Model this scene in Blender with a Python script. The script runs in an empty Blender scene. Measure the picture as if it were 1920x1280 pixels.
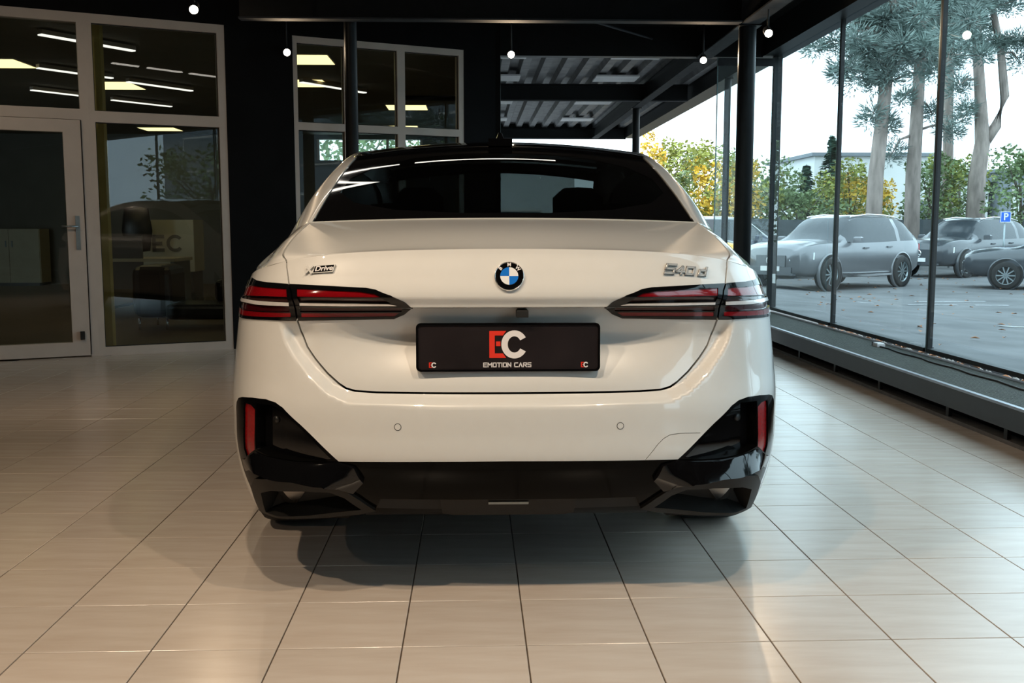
import bpy, bmesh, math, random
import numpy as np
from mathutils import Vector, Matrix
from mathutils.geometry import delaunay_2d_cdt
rnd = random.Random(7)
SC = bpy.context.scene
COL = SC.collection
R = math.radians
# ------------------------------------------------------------------ camera, sky, exposure
cam_data = bpy.data.cameras.new('camera')
cam_data.sensor_width = 36.0
cam_data.lens = 36.0 * 1890.4 / 1920.0
cam_data.clip_start = 0.05
cam_data.clip_end = 500
cam = bpy.data.objects.new('camera', cam_data)
COL.objects.link(cam)
CAMH = 1.116
cam.location = (0, 0, CAMH)
cam.rotation_euler = (math.pi / 2 - 0.112, 0, -0.0385)
SC.camera = cam
SC.view_settings.view_transform = 'Standard'
SC.view_settings.look = 'None'
SC.view_settings.gamma = 1.0
SC.view_settings.use_curve_mapping = False
SC.view_settings.exposure = 0.5
world = bpy.data.worlds.new('overcast_sky')
SC.world = world
world.use_nodes = True
wbg = world.node_tree.nodes['Background']
wbg.inputs[0].default_value = (0.76, 0.92, 1.0, 1)
SKY = 2.8
wbg.inputs[1].default_value = SKY
# ------------------------------------------------------------------ materials
MATS = {}
def mat(name, col=(.5, .5, .5), rough=.5, metal=0., coat=0., coat_rough=.03, emit=None, estr=0., var=.0, vscale=8., bump=0., bscale=60., spec=.5, stretch=(1, 1, 1), col2=None, trans=0., objvar=0.):
    if name in MATS: return MATS[name]
    m = bpy.data.materials.new(name); m.use_nodes = True
    nt = m.node_tree; b = nt.nodes['Principled BSDF']
    b.inputs['Base Color'].default_value = (*col, 1)
    b.inputs['Roughness'].default_value = rough
    b.inputs['Metallic'].default_value = metal
    b.inputs['Specular IOR Level'].default_value = spec
    b.inputs['Coat Weight'].default_value = coat
    b.inputs['Coat Roughness'].default_value = coat_rough
    if emit:
        b.inputs['Emission Color'].default_value = (*emit, 1)
        b.inputs['Emission Strength'].default_value = estr
    if var or bump or col2 or objvar:
        tc = nt.nodes.new('ShaderNodeTexCoord'); mp = nt.nodes.new('ShaderNodeMapping')
        mp.inputs['Scale'].default_value = stretch
        nt.links.new(tc.outputs['Object'], mp.inputs[0])
        if var or col2:
            n = nt.nodes.new('ShaderNodeTexNoise'); n.inputs['Scale'].default_value = vscale; n.inputs['Detail'].default_value = 5
            nt.links.new(mp.outputs[0], n.inputs['Vector'])
            r = nt.nodes.new('ShaderNodeValToRGB')
            r.color_ramp.elements[0].position = .3; r.color_ramp.elements[1].position = .7
            c2 = col2 if col2 else tuple(min(1, c * (1 + var)) for c in col)
            c1 = col if col2 else tuple(c * (1 - var) for c in col)
            r.color_ramp.elements[0].color = (*c1, 1); r.color_ramp.elements[1].color = (*c2, 1)
            nt.links.new(n.outputs[0], r.inputs[0])
            out = r.outputs[0]
            if objvar:
                oi = nt.nodes.new('ShaderNodeObjectInfo'); hs = nt.nodes.new('ShaderNodeHueSaturation')
                mr = nt.nodes.new('ShaderNodeMapRange'); mr.inputs['To Min'].default_value = 1 - objvar; mr.inputs['To Max'].default_value = 1 + objvar
                nt.links.new(oi.outputs['Random'], mr.inputs[0]); nt.links.new(mr.outputs[0], hs.inputs['Value'])
                nt.links.new(out, hs.inputs['Color']); out = hs.outputs[0]
            nt.links.new(out, b.inputs['Base Color'])
        if bump:
            n2 = nt.nodes.new('ShaderNodeTexNoise'); n2.inputs['Scale'].default_value = bscale; n2.inputs['Detail'].default_value = 4
            nt.links.new(mp.outputs[0], n2.inputs['Vector'])
            bp = nt.nodes.new('ShaderNodeBump'); bp.inputs['Strength'].default_value = bump; bp.inputs['Distance'].default_value = .01
            nt.links.new(n2.outputs[0], bp.inputs['Height']); nt.links.new(bp.outputs[0], b.inputs['Normal'])
    MATS[name] = m
    return m
def glass(name, tint=(.9, .95, .95), rough=0., ior=1.5, haze=0., haze_col=(.8, .9, .95)):
    if name in MATS: return MATS[name]
    m = bpy.data.materials.new(name); m.use_nodes = True
    nt = m.node_tree; nt.nodes.clear()
    out = nt.nodes.new('ShaderNodeOutputMaterial'); mix = nt.nodes.new('ShaderNodeMixShader')
    tr = nt.nodes.new('ShaderNodeBsdfTransparent'); gl = nt.nodes.new('ShaderNodeBsdfGlossy'); fr = nt.nodes.new('ShaderNodeFresnel')
    fr.inputs[0].default_value = ior; tr.inputs[0].default_value = (*tint, 1); gl.inputs['Roughness'].default_value = rough
    base = tr.outputs[0]
    if haze:
        tl = nt.nodes.new('ShaderNodeBsdfTranslucent'); tl.inputs[0].default_value = (*haze_col, 1)
        m2 = nt.nodes.new('ShaderNodeMixShader'); m2.inputs[0].default_value = haze
        nt.links.new(tr.outputs[0], m2.inputs[1]); nt.links.new(tl.outputs[0], m2.inputs[2]); base = m2.outputs[0]
    geo = nt.nodes.new('ShaderNodeNewGeometry')
    inv = nt.nodes.new('ShaderNodeMath'); inv.operation = 'SUBTRACT'; inv.inputs[0].default_value = 1.0; nt.links.new(geo.outputs['Backfacing'], inv.inputs[1])
    mu_ = nt.nodes.new('ShaderNodeMath'); mu_.operation = 'MULTIPLY'; nt.links.new(fr.outputs[0], mu_.inputs[0]); nt.links.new(inv.outputs[0], mu_.inputs[1])
    nt.links.new(mu_.outputs[0], mix.inputs[0]); nt.links.new(base, mix.inputs[1]); nt.links.new(gl.outputs[0], mix.inputs[2])
    nt.links.new(mix.outputs[0], out.inputs[0])
    MATS[name] = m
    return m
mat('paint', (.66, .655, .635), .32, coat=1., coat_rough=.02, var=.01, vscale=30)
mat('gloss_black', (.003, .003, .0035), .04, spec=.45, var=.1, vscale=20)
mat('valance_black', (.002, .002, .002), .12, spec=.07, var=.1, vscale=20)
mat('satin_dark', (.014, .013, .012), .5, spec=.22, var=.1, vscale=40, bump=.05, bscale=300)
mat('rubber', (.012, .012, .012), .75, var=.2, vscale=30)
mat('under', (.012, .012, .012), .8, var=.2, vscale=10)
mat('inner_black', (.003, .003, .003), .8, var=.1, vscale=10)
mat('chrome', (.85, .85, .86), .12, 1., var=.03, vscale=30)
mat('chrome_dark', (.25, .24, .23), .25, 1., var=.05, vscale=30)
mat('red_lens', (.20, .003, .006), .08, coat=.4, coat_rough=.01, var=.12, vscale=40, stretch=(1, 8, 8))
mat('red_dark', (.06, .003, .005), .1, coat=.2, coat_rough=.01, var=.15, vscale=40)
mat('red_smoke', (.045, .018, .016), .12, coat=.2, coat_rough=.01, var=.1, vscale=40)
mat('lamp_bar', (.80, .76, .75), .22, .3, coat=.5, coat_rough=.01, var=.05, vscale=50)
mat('reflector_red', (.24, .004, .006), .2, coat=.2, var=.2, vscale=120, bump=.1, bscale=400)
glass('car_glass_dark', (.055, .066, .066), 0., 1.5)
glass('car_glass_front', (.80, .86, .86), 0., 1.5)
mat('seat_black', (.012, .012, .013), .6, var=.2, vscale=40)
mat('white_letter', (.78, .74, .74), .4, var=.02)
mat('red_letter', (.72, .035, .018), .4, var=.03)
mat('badge_blue', (.01, .16, .60), .2, coat=1., var=.03)
mat('badge_white', (.80, .80, .80), .2, coat=1., var=.03)
mat('letter_silver', (.50, .50, .49), .25, .35, coat=.5, var=.03)
mat('plate_dark', (.016, .012, .013), .28, coat=.5, coat_rough=.1, var=.2, vscale=10)
mat('tile', (.56, .465, .39), .24, vscale=2.6, stretch=(1.2, 7, 1), col2=(.645, .565, .495), objvar=.04, bump=.02, bscale=40, spec=.85)
mat('grout', (.10, .075, .055), .9, var=.3, vscale=30)
mat('black_wall', (.0045, .0045, .005), .75, spec=.15, var=.3, vscale=3, bump=.05, bscale=80)
mat('ceiling_black', (.005, .005, .005), .8, spec=.15, var=.3, vscale=4)
mat('steel_black', (.008, .009, .010), .42, spec=.3, var=.2, vscale=12)
mat('steel_grey', (.055, .057, .062), .8, spec=.2, var=.15, vscale=10)
mat('frame_white', (.62, .53, .46), .45, var=.04, vscale=6)
mat('alu', (.30, .34, .35), .35, .8, var=.1, vscale=20)
mat('mullion_black', (.010, .010, .011), .5, var=.1)
mat('mullion_teal', (.20, .30, .31), .35, .3, var=.1)
glass('facade_glass', (.855, .925, .95), 0., 1.5, haze=.0, haze_col=(.72, .90, 1.))
glass('office_glass', (.84, .88, .86), 0., 1.62)
glass('pane_glass', (.86, .93, .93), 0., 1.5, haze=.03)
mat('fascia', (.018, .020, .024), .4, var=.15, vscale=8)
mat('edge_trim', (.30, .32, .36), .35, .6, var=.1)
mat('grate', (.085, .09, .075), .55, .2, var=.25, vscale=40)
mat('kerb', (.10, .085, .075), .7, var=.2, vscale=20)
mat('lamp_black', (.014, .014, .014), .45, var=.1)
mat('lamp_lens', (1, .9, .75), .3, emit=(1., .88, .70), estr=30.)
mat('hall_tube', (.9, .9, .9), .4, emit=(1., .93, .82), estr=5.)
mat('led_panel', (.9, .85, .6), .4, emit=(1., .80, .36), estr=1.7)
mat('tube_light', (.9, .9, .9), .4, emit=(1., .93, .86), estr=1.1)
mat('office_floor', (.12, .085, .045), .4, var=.25, vscale=3, stretch=(1, 8, 1))
mat('office_wall', (.16, .15, .13), .8, var=.05, vscale=3)
mat('office_ceiling', (.30, .27, .22), .85, var=.05, vscale=3)
mat('office_cream', (.50, .45, .33), .5, var=.05, vscale=5)
mat('office_grey', (.10, .10, .10), .5, var=.05, vscale=5)
mat('office_yellow', (.70, .50, .18), .6, var=.1, vscale=6)
mat('leather_black', (.006, .006, .006), .35, var=.2, vscale=60, bump=.1, bscale=200)
mat('poster_white', (.62, .58, .45), .5, var=.02)
mat('poster_grey', (.16, .15, .12), .5, var=.02)
mat('asphalt', (.112, .112, .114), .9, var=.28, vscale=1.2, bump=.1, bscale=60)
mat('paint_line', (.45, .46, .47), .8, var=.3, vscale=6)
mat('gravel', (.26, .26, .25), .9, var=.4, vscale=60)
mat('leaf_fallen', (.28, .12, .05), .8, var=.5, vscale=15)
mat('leaf_green', (.15, .21, .085), .7, var=.5, vscale=1.5)
mat('leaf_olive', (0.25, 0.275, 0.056), .7, var=.5, vscale=1.2)
mat('leaf_yellow', (0.625, 0.413, 0.044), .7, var=.4, vscale=1.2)
mat('needle', (.19, .245, .22), .7, var=.5, vscale=1.0)
mat('conifer', (0.044, 0.094, 0.056), .7, var=.4, vscale=1.)
mat('bark_pine', (.29, .235, .205), .9, var=.35, vscale=6, stretch=(1, 1, .25), bump=.4, bscale=12)
mat('bark', (.10, .08, .06), .9, var=.3, vscale=8)
mat('fence', (.06, .072, .078), .7, var=.2, vscale=4)
mat('house_white', (.72, .72, .70), .8, var=.04, vscale=1)
mat('house_grey', (.20, .22, .24), .7, var=.1, vscale=1)
mat('house_window', (.05, .07, .08), .1, coat=.5, var=.1)
mat('deck_metal', (.20, .20, .21), .5, .3, var=.3, vscale=5)
mat('deck_panel', (.85, .85, .87), .6, var=.08, vscale=4)
mat('sign_blue', (.02, .13, .62), .4, var=.03)
mat('silver', (.16, .165, .175), .3, .3, coat=.7, coat_rough=.16, var=.03)
mat('navy', (.04, .052, .08), .25, .2, coat=.7, coat_rough=.16, var=.05)
mat('car_black', (.045, .052, .06), .25, 0., coat=.7, coat_rough=.16, var=.05)
mat('car_yellow', (.62, .33, .02), .3, coat=.7, coat_rough=.16, var=.05)
mat('window_dark', (.03, .038, .045), .16, var=.1)
mat('headlamp', (.55, .60, .62), .12, .4, coat=1., var=.1)
mat('tail_red', (.45, .02, .03), .2, coat=1., var=.1)
mat('cable', (.008, .008, .008), .6, var=.1)
M = MATS
# ------------------------------------------------------------------ helpers
def link(o, parent=None):
    COL.objects.link(o)
    if parent is not None: o.parent = parent
    return o
def tag(o, label=None, cat=None, group=None, kind=None):
    if label: o['label'] = label
    if cat: o['category'] = cat
    if group: o['group'] = group
    if kind: o['kind'] = kind
    return o
def empty(name, loc=(0, 0, 0), rz=0., parent=None):
    o = bpy.data.objects.new(name, None); o.empty_display_size = .1
    o.location = loc; o.rotation_euler = (0, 0, rz)
    return link(o, parent)
class MB:
    def __init__(s): s.v = []; s.f = []; s.sm = []; s.mi = []
    def add(s, vs, fs, smooth=False, mi=0):
        b = len(s.v); s.v += [tuple(map(float, p)) for p in vs]
        for f in fs: s.f.append(tuple(b + i for i in f)); s.sm.append(smooth); s.mi.append(mi)
        return s
    def box(s, c, d, rz=0., ry=0., rx=0., ch=0.):
        x, y, z = (q / 2 for q in d)
        if ch:
            c2 = ch
            pts = []
            for sz, zz in ((0, -z), (0, z - c2), (1, z)):
                k = c2 if sz else 0
                pts += [(-x + k, -y + k, zz), (x - k, -y + k, zz), (x - k, y - k, zz), (-x + k, y - k, zz)]
            fs = [(3, 2, 1, 0), (8, 9, 10, 11)]
            for l in (0, 4):
                for i in range(4): fs.append((l + i, l + (i + 1) % 4, l + 4 + (i + 1) % 4, l + 4 + i))
        else:
            pts = [(-x, -y, -z), (x, -y, -z), (x, y, -z), (-x, y, -z), (-x, -y, z), (x, -y, z), (x, y, z), (-x, y, z)]
            fs = [(3, 2, 1, 0), (4, 5, 6, 7), (0, 1, 5, 4), (1, 2, 6, 5), (2, 3, 7, 6), (3, 0, 4, 7)]
        mt = Matrix.Translation(c) @ Matrix.Rotation(rz, 4, 'Z') @ Matrix.Rotation(ry, 4, 'Y') @ Matrix.Rotation(rx, 4, 'X')
        return s.add([mt @ Vector(p) for p in pts], fs)
    def b2(s, lo, hi): return s.box([(a + b) / 2 for a, b in zip(lo, hi)], [abs(b - a) for a, b in zip(lo, hi)])
    def tube(s, pts, rad, n=10, smooth=True, caps=True):
        pts = [Vector(p) for p in pts]; m = len(pts)
        rad = rad if isinstance(rad, (list, tuple)) else [rad] * m
        vs = []; up = Vector((0, 0, 1))
        for i, p in enumerate(pts):
            t = (pts[min(i + 1, m - 1)] - pts[max(i - 1, 0)]).normalized()
            a = t.cross(up if abs(t.z) < .95 else Vector((1, 0, 0))).normalized(); b = a.cross(t).normalized()
            for k in range(n):
                q = 2 * math.pi * k / n; vs.append(p + (a * math.cos(q) + b * math.sin(q)) * rad[i])
        fs = []
        for i in range(m - 1):
            for k in range(n): fs.append((i * n + k, i * n + (k + 1) % n, (i + 1) * n + (k + 1) % n, (i + 1) * n + k))
        s.add(vs, fs, smooth)
        if caps:
            b = len(s.v) - len(vs)
            s.f.append(tuple(b + k for k in range(n))[::-1]); s.sm.append(False); s.mi.append(0)
            s.f.append(tuple(b + (m - 1) * n + k for k in range(n))); s.sm.append(False); s.mi.append(0)
        return s
    def lathe(s, prof, c, axis=(0, 0, 1), n=24, smooth=True):
        ax = Vector(axis).normalized(); a = ax.cross(Vector((0, 0, 1)) if abs(ax.z) < .9 else Vector((1, 0, 0))).normalized(); b = ax.cross(a)
        vs = []; fs = []; c = Vector(c); m = len(prof)
        for r_, h in prof:
            for k in range(n):
                q = 2 * math.pi * k / n; vs.append(c + ax * h + (a * math.cos(q) + b * math.sin(q)) * r_)
        for i in range(m - 1):
            for k in range(n): fs.append((i * n + k, (i + 1) * n + k, (i + 1) * n + (k + 1) % n, i * n + (k + 1) % n))
        return s.add(vs, fs, smooth)
    def prism(s, poly, h0, h1, mt=None):
        """poly: list of (x,y) ccw; extruded along z, then transformed"""
        n = len(poly); vs = [(x, y, h0) for x, y in poly] + [(x, y, h1) for x, y in poly]
        fs = [tuple(range(n))[::-1], tuple(range(n, 2 * n))] + [(i, (i + 1) % n, n + (i + 1) % n, n + i) for i in range(n)]
        if mt is not None: vs = [mt @ Vector(p) for p in vs]
        return s.add(vs, fs)
    def mesh(s, name, m):
        me = bpy.data.meshes.new(name); me.from_pydata(s.v, [], s.f); me.polygons.foreach_set('use_smooth', s.sm)
        me.materials.append(M[m] if isinstance(m, str) else m); me.update()
        return me
    def build(s, name, m, parent=None, loc=None, rz=0.):
        o = bpy.data.objects.new(name, s.mesh(name, m))
        if loc is not None: o.location = loc
        o.rotation_euler = (0, 0, rz)
        return link(o, parent)
def fix_normals(o):
    bm = bmesh.new(); bm.from_mesh(o.data); bmesh.ops.recalc_face_normals(bm, faces=bm.faces[:]); bm.to_mesh(o.data); bm.free()
    return o
def copy_tree(o, parent=None):
    c = o.copy(); COL.objects.link(c); c.parent = parent
    for ch in list(o.children): copy_tree(ch, c)
    return c
def text_mesh(body, size, extrude=.001, shear=0., sx=1., align='CENTER', bold=0.):
    cu = bpy.data.curves.new('lettering', 'FONT'); cu.body = body; cu.size = size; cu.extrude = extrude; cu.shear = shear
    cu.align_x = align; cu.align_y = 'CENTER'; cu.offset = bold
    ob = bpy.data.objects.new('lettering', cu)
    COL.objects.link(ob)
    dg = bpy.context.evaluated_depsgraph_get(); me = bpy.data.meshes.new_from_object(ob.evaluated_get(dg))
    bpy.data.objects.remove(ob)
    for v in me.vertices: v.co.x *= sx
    return me
def put_mesh(name, me, m, parent, mt):
    me.materials.clear(); me.materials.append(M[m])
    o = bpy.data.objects.new(name, me); link(o, parent); o.matrix_local = mt
    return o
# ------------------------------------------------------------------ room shell
# floor: a recessed grout bed with every tile laid on it
TS = .333; GX = .139; GY = 2.604; XE = 2.80
fl = MB().b2((-8, -7, -.06), (3.3, 11.0, -.004)).build('floor', 'grout'); tag(fl, kind='structure')
def cam_px(x, y, z):
    yaw, pit = .0385, .112
    F = (math.sin(yaw) * math.cos(pit), math.cos(yaw) * math.cos(pit), -math.sin(pit)); Rt = (math.cos(yaw), -math.sin(yaw), 0)
    U = (Rt[1] * F[2] - Rt[2] * F[1], Rt[2] * F[0] - Rt[0] * F[2], Rt[0] * F[1] - Rt[1] * F[0])
    d = (x, y, z - CAMH); dz = sum(a * b for a, b in zip(d, F))
    if dz < .2: return None
    return 960 + 1890.4 * sum(a * b for a, b in zip(d, Rt)) / dz, 640 - 1890.4 * sum(a * b for a, b in zip(d, U)) / dz, dz
tiles = []; rest = []
for i in range(-22, 9):
    for j in range(-24, 26):
        x0 = GX + i * TS; y0 = GY + j * TS; x1 = min(x0 + TS, XE)
        if x0 >= XE - .02: continue
        cx, cy = (x0 + x1) / 2, y0 + TS / 2
        # stop at the slanted office partition
        if cy - (8.65 + (cx + 4) * .449) > .12: continue
        q = cam_px(cx, cy, 0)
        vis = q and -90 < q[0] < 2010 and q[1] < 1380 and not (470 < q[0] < 1415 and q[1] < 945)
        if x1 - x0 > TS - .001 and vis: tiles.append((1 / q[2] ** 3, cx, cy))
        else: rest.append((cx, cy, x1 - x0))
tiles.sort(reverse=True)
for t in tiles[300:]: rest.append((t[1], t[2], TS))
tm = MB().box((0, 0, -.005), (TS - .004, TS - .004, .010), ch=.0008).mesh('tile', 'tile')
for t in tiles[:300]:
    o = bpy.data.objects.new('tile', tm); link(o, fl); o.location = (t[1], t[2], 0)
mb = MB()
for cx, cy, w in rest: mb.box((cx, cy, -.005), (w - .004, TS - .004, .010))
tag(mb.build('tile_field', 'tile', fl), kind='stuff')
# ceiling deck, rear and left walls (black painted)
tag(MB().b2((-8, -7, 3.22), (3.4, 11.0, 3.34)).build('ceiling', 'ceiling_black'), kind='structure')
tag(MB().b2((-8.2, -7.2, -.05), (3.4, -7.0, 3.3)).build('wall_back', 'black_wall'), kind='structure')
tag(MB().b2((-8.2, -7, -.05), (-8.0, 8.0, 3.3)).build('wall_left', 'black_wall'), kind='structure')
# ------------------------------------------------------------------ slanted office partition
A0 = Vector((-4.0, 8.65, 0)); AD = Vector((.9123, .4096, 0)); AN = Vector((-.4096, .9123, 0)); AR = math.atan2(.4096, .9123)
def part_box(mb, s0, s1, z0, z1, t0=-.04, t1=.04):
    c = A0 + AD * ((s0 + s1) / 2) + AN * ((t0 + t1) / 2)
    return mb.box((c.x, c.y, (z0 + z1) / 2), (s1 - s0, t1 - t0, z1 - z0), rz=AR)
w = MB()
part_box(w, -4.4, -1.35, -.02, 3.22, -.08, .08); part_box(w, 1.925, 2.54, -.02, 3.22, -.05, .12); part_box(w, -1.35, 1.925, 2.925, 3.22, -.05, .12)
part_box(w, 2.54, 4.27, 2.885, 3.22, -.05, .12); part_box(w, 4.27, 4.62, -.02, 3.22, -.05, .12)
tag(w.build('wall_front', 'black_wall'), kind='structure')
tag(MB().b2((.10, 10.50, -.02), (.285, 10.98, 3.22)).build('wall_pier', 'black_wall'), kind='structure')
def framed(name, s0, s1, cols, zt, z0, z1, fw=.06, bars=()):
    root = empty(name, A0 + AD * s0); root.rotation_euler = (0, 0, AR); root['kind'] = 'structure'
    def bx(n, a0, a1, b0, b1, t0=-.045, t1=.045, m='frame_white', p=root):
        return MB().b2((a0 - s0, t0, b0), (a1 - s0, t1, b1)).build(n, m, p)
    bx('frame_head', s0, s1, z1 - fw, z1); bx('frame_sill', s0, s1, z0, z0 + fw)
    bx('frame_stile', s0, s0 + fw * .7, z0 + fw, z1 - fw); bx('frame_stile', s1 - fw * .9, s1, z0 + fw, z1 - fw)
    bx('transom', s0 + fw * .7, s1 - fw * .9, zt[0], zt[1])
    for c0, c1 in bars:
        bx('mullion', c0, c1, z0 + fw, zt[0]); bx('mullion', c0, c1, zt[1], z1 - fw)
    edges = [s0 + fw * .7] + [q for b in bars for q in b] + [s1 - fw * .9]
    for k in range(0, len(edges), 2):
        a, b = edges[k], edges[k + 1]
        bx('pane', a, b, z0 + fw, zt[0], -.006, .006, 'office_glass'); bx('pane', a, b, zt[1], z1 - fw, -.006, .006, 'office_glass')
        for lo, hi in ((z0 + fw, zt[0]), (zt[1], z1 - fw)):       # thin dark gasket around each pane
            g = MB(); e = .007
            g.b2((a - s0, -.02, lo), (b - s0, -.012, lo + e)); g.b2((a - s0, -.02, hi - e), (b - s0, -.012, hi)); g.b2((a - s0, -.02, lo + e), (a - s0 + e, -.012, hi - e)); g.b2((b - s0 - e, -.02, lo + e), (b - s0, -.012, hi - e))
            g.build('gasket', 'rubber', root)
    return root
framed('window_1', .765, 1.925, 1, (2.02, 2.115), 0.0, 2.925, .075)
framed('window_2', 2.54, 4.27, 3, (2.03, 2.10), 0.0, 2.885, .06, bars=((3.03, 3.11), (3.565, 3.645)))
# door with glass leaf and a fixed light above it
dr = empty('door_1', A0 + AD * -.62); dr.rotation_euler = (0, 0, AR); dr['kind'] = 'structure'
def db(n, a0, a1, b0, b1, t0=-.045, t1=.045, m='frame_white', p=dr): return MB().b2((a0 + .62, t0, b0), (a1 + .62, t1, b1)).build(n, m, p)
db('frame_head', -.62, .765, 2.845, 2.925); db('frame_stile', -.62, -.55, 0, 2.845); db('frame_stile', .70, .765, 0, 2.845)
db('transom', -.55, .70, 2.035, 2.125)
db('pane', -.55, .70, 2.125, 2.845, -.006, .006, 'office_glass')
lf = empty('door_leaf', (.07, -.012, 0), 0, dr)
def lb(n, a0, a1, b0, b1, t0=-.05, t1=.03, m='frame_white', p=lf): return MB().b2((a0 + .55, t0, b0), (a1 + .55, t1, b1)).build(n, m, p)
lb('stile', -.545, -.42, .012, 2.03); lb('stile', .555, .695, .012, 2.03); lb('rail', -.42, .555, 1.925, 2.03); lb('rail', -.42, .555, .012, .13)
lb('pane', -.42, .555, .13, 1.925, -.012, .0, 'office_glass')
db('door_gap', .700, .704, .02, 2.03, -.064, -.0455, 'rubber')
hp = MB().b2((.62 + .62, -.075, .93), (.655 + .62, -.0625, 1.22)).build('handle_plate', 'alu', dr)
hb = MB(); hb.tube([(1.258, -.075, 1.13), (1.258, -.125, 1.13)], .009, 8); hb.tube([(1.258, -.12, 1.13), (1.13, -.12, 1.13)], .009, 8); hb.build('handle_lever', 'alu', dr)
MB().box((1.255, -.085, .19), (.035, .03, .07)).build('door_stop', 'rubber', dr)
# ------------------------------------------------------------------ glass facade on the right
XG = 3.25; ZB = .235; ZT = 2.93
my = [10.92 - 1.94 * k for k in range(0, 8)]
wn = 0
for k in range(len(my) - 1):
    wn += 1
    y1, y0 = my[k], my[k + 1]
    root = empty('window_%d' % (wn + 3), (XG, y0, ZB)); root['kind'] = 'structure'
    MB().b2((-.008, .02, .03), (.008, y1 - y0 - .02, ZT - ZB)).build('pane', 'facade_glass', root)
    m = MB(); m.b2((-.014, -.022, 0), (-.0, .004, ZT - ZB)); m.build('mullion', 'mullion_black', root)
    MB().b2((-.014, .004, 0), (.0, .019, ZT - ZB)).build('mullion_cap', 'mullion_teal', root)
    MB().b2((0, -.022, 0), (.02, .019, ZT - ZB)).build('mullion_back', 'mullion_black', root)
    MB().b2((-.028, .019, 0), (.05, y1 - y0 - .022, .03)).build('bottom_rail', 'mullion_black', root)
o = MB().b2((XG - .03, 10.90, ZB), (XG + .06, 10.96, ZT)).build('trim_1', 'mullion_black'); tag(o, kind='structure')
tag(MB().b2((XG - .16, -7, ZT), (XG + .10, 20.75, 3.22)).build('trim_2', 'steel_black'), kind='structure')
w = MB(); w.b2((XG - .02, -7, -.6), (XG + .06, 10.96, .20)); w.b2((XG - .02, -7, .20), (XG + .06, my[-1] - .03, ZT))
tag(w.build('wall_right', 'black_wall'), kind='structure')
# far end: head beam, one standing pane, the rest open to the canopy
tag(MB().b2((.285, 10.88, 2.92), (XG - .16, 11.0, 3.22)).build('trim_3', 'steel_black'), kind='structure')
tag(MB().b2((.285, 10.90, 0), (.30, 10.96, 2.92)).build('trim_4', 'alu'), kind='structure')
pw = empty('window_14', (2.62, 10.92, 0)); pw['kind'] = 'structure'
MB().b2((0, -.006, .05), (.60, .006, 2.92)).build('pane', 'pane_glass', pw)
MB().b2((-.008, -.012, .0), (.0, .012, 2.92)).build('pane_edge', 'mullion_teal', pw)
MB().b2((0, -.03, 2.83), (.60, -.01, 2.91)).build('top_track', 'steel_grey', pw)
MB().b2((0, -.02, .0), (.60, .02, .05)).build('bottom_rail', 'mullion_black', pw)
# ------------------------------------------------------------------ steel frame
def ibeam(name, p0, p1, h=.30, b=.16, label='', m='steel_black', z=2.90):
    p0 = Vector(p0); p1 = Vector(p1); L = (p1 - p0).length; rz = math.atan2(p1.y - p0.y, p1.x - p0.x)
    root = empty(name, (p0.x, p0.y, z), rz)
    MB().b2((0, -b / 2, 0), (L, b / 2, .014)).build('bottom_flange', 'steel_grey', root)
    MB().b2((0, -.006, .014), (L, .006, h - .014)).build('web', m, root)
    MB().b2((0, -b / 2, h - .014), (L, b / 2, h)).build('top_flange', m, root)
    return tag(root, label, 'beam')
ibeam('roof_beam', (2.45, -6.9), (2.45, 10.85), label='long dark steel roof beam running along the glass front above the slim black columns')
cb = ibeam('cross_beam', (-2.0, 9.02), (2.36, 9.02), h=.29, b=.12, label='dark steel cross beam spanning between the two inner columns under the ceiling')
cb = ibeam('cross_beam', (-7.9, 4.2), (2.36, 4.2), h=.29, b=.12, label='dark steel cross beam under the ceiling above the car boot')
def brace(p0, p1, label):
    o = MB().tube([p0, p1], .012, 6).build('brace_rod', 'steel_grey'); return tag(o, label, 'brace')
brace((-1.6, 8.2, 3.19), (-.35, 9.85, 3.19), 'thin diagonal brace rod under the ceiling near the second office window')
brace((.42, 9.09, 3.10), (1.9, 10.87, 3.10), 'thin diagonal brace rod under the ceiling beside the bright spot lamp')
brace((-2.6, 6.6, 3.19), (-1.7, 8.9, 3.19), 'thin diagonal brace rod under the ceiling above the black wall pier')
def column(x, y, r, z1, label, zb=0.):
    root = empty('steel_column', (x, y, zb))
    MB().lathe([(r * .6, .012), (r, .012), (r, z1 - zb)], (0, 0, 0), n=20).build('shaft', 'steel_black', root)
    MB().b2((-r * 1.5, -r * 1.5, 0), (r * 1.5, r * 1.5, .012)).build('base_plate', 'steel_black', root)
    MB().b2((-r * 1.3, -r * 1.3, z1 - zb - .012), (r * 1.3, r * 1.3, z1 - zb)).build('cap_plate', 'steel_black', root)
    return tag(root, label, 'column')
column(2.45, 9.14, .078, 2.90, 'thick black steel column inside the glass front, beside the bonnet of the silver SUV')
column(-1.07, 9.16, .057, 3.22, 'slim black steel column in front of the second office window')
column(2.45, 15.3, .055, 2.90, 'black steel column under the canopy, at the end of the autumn tree row')
column(3.10, 12.4, .040, 2.92, 'thin black canopy post seen through the standing glass pane')
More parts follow.
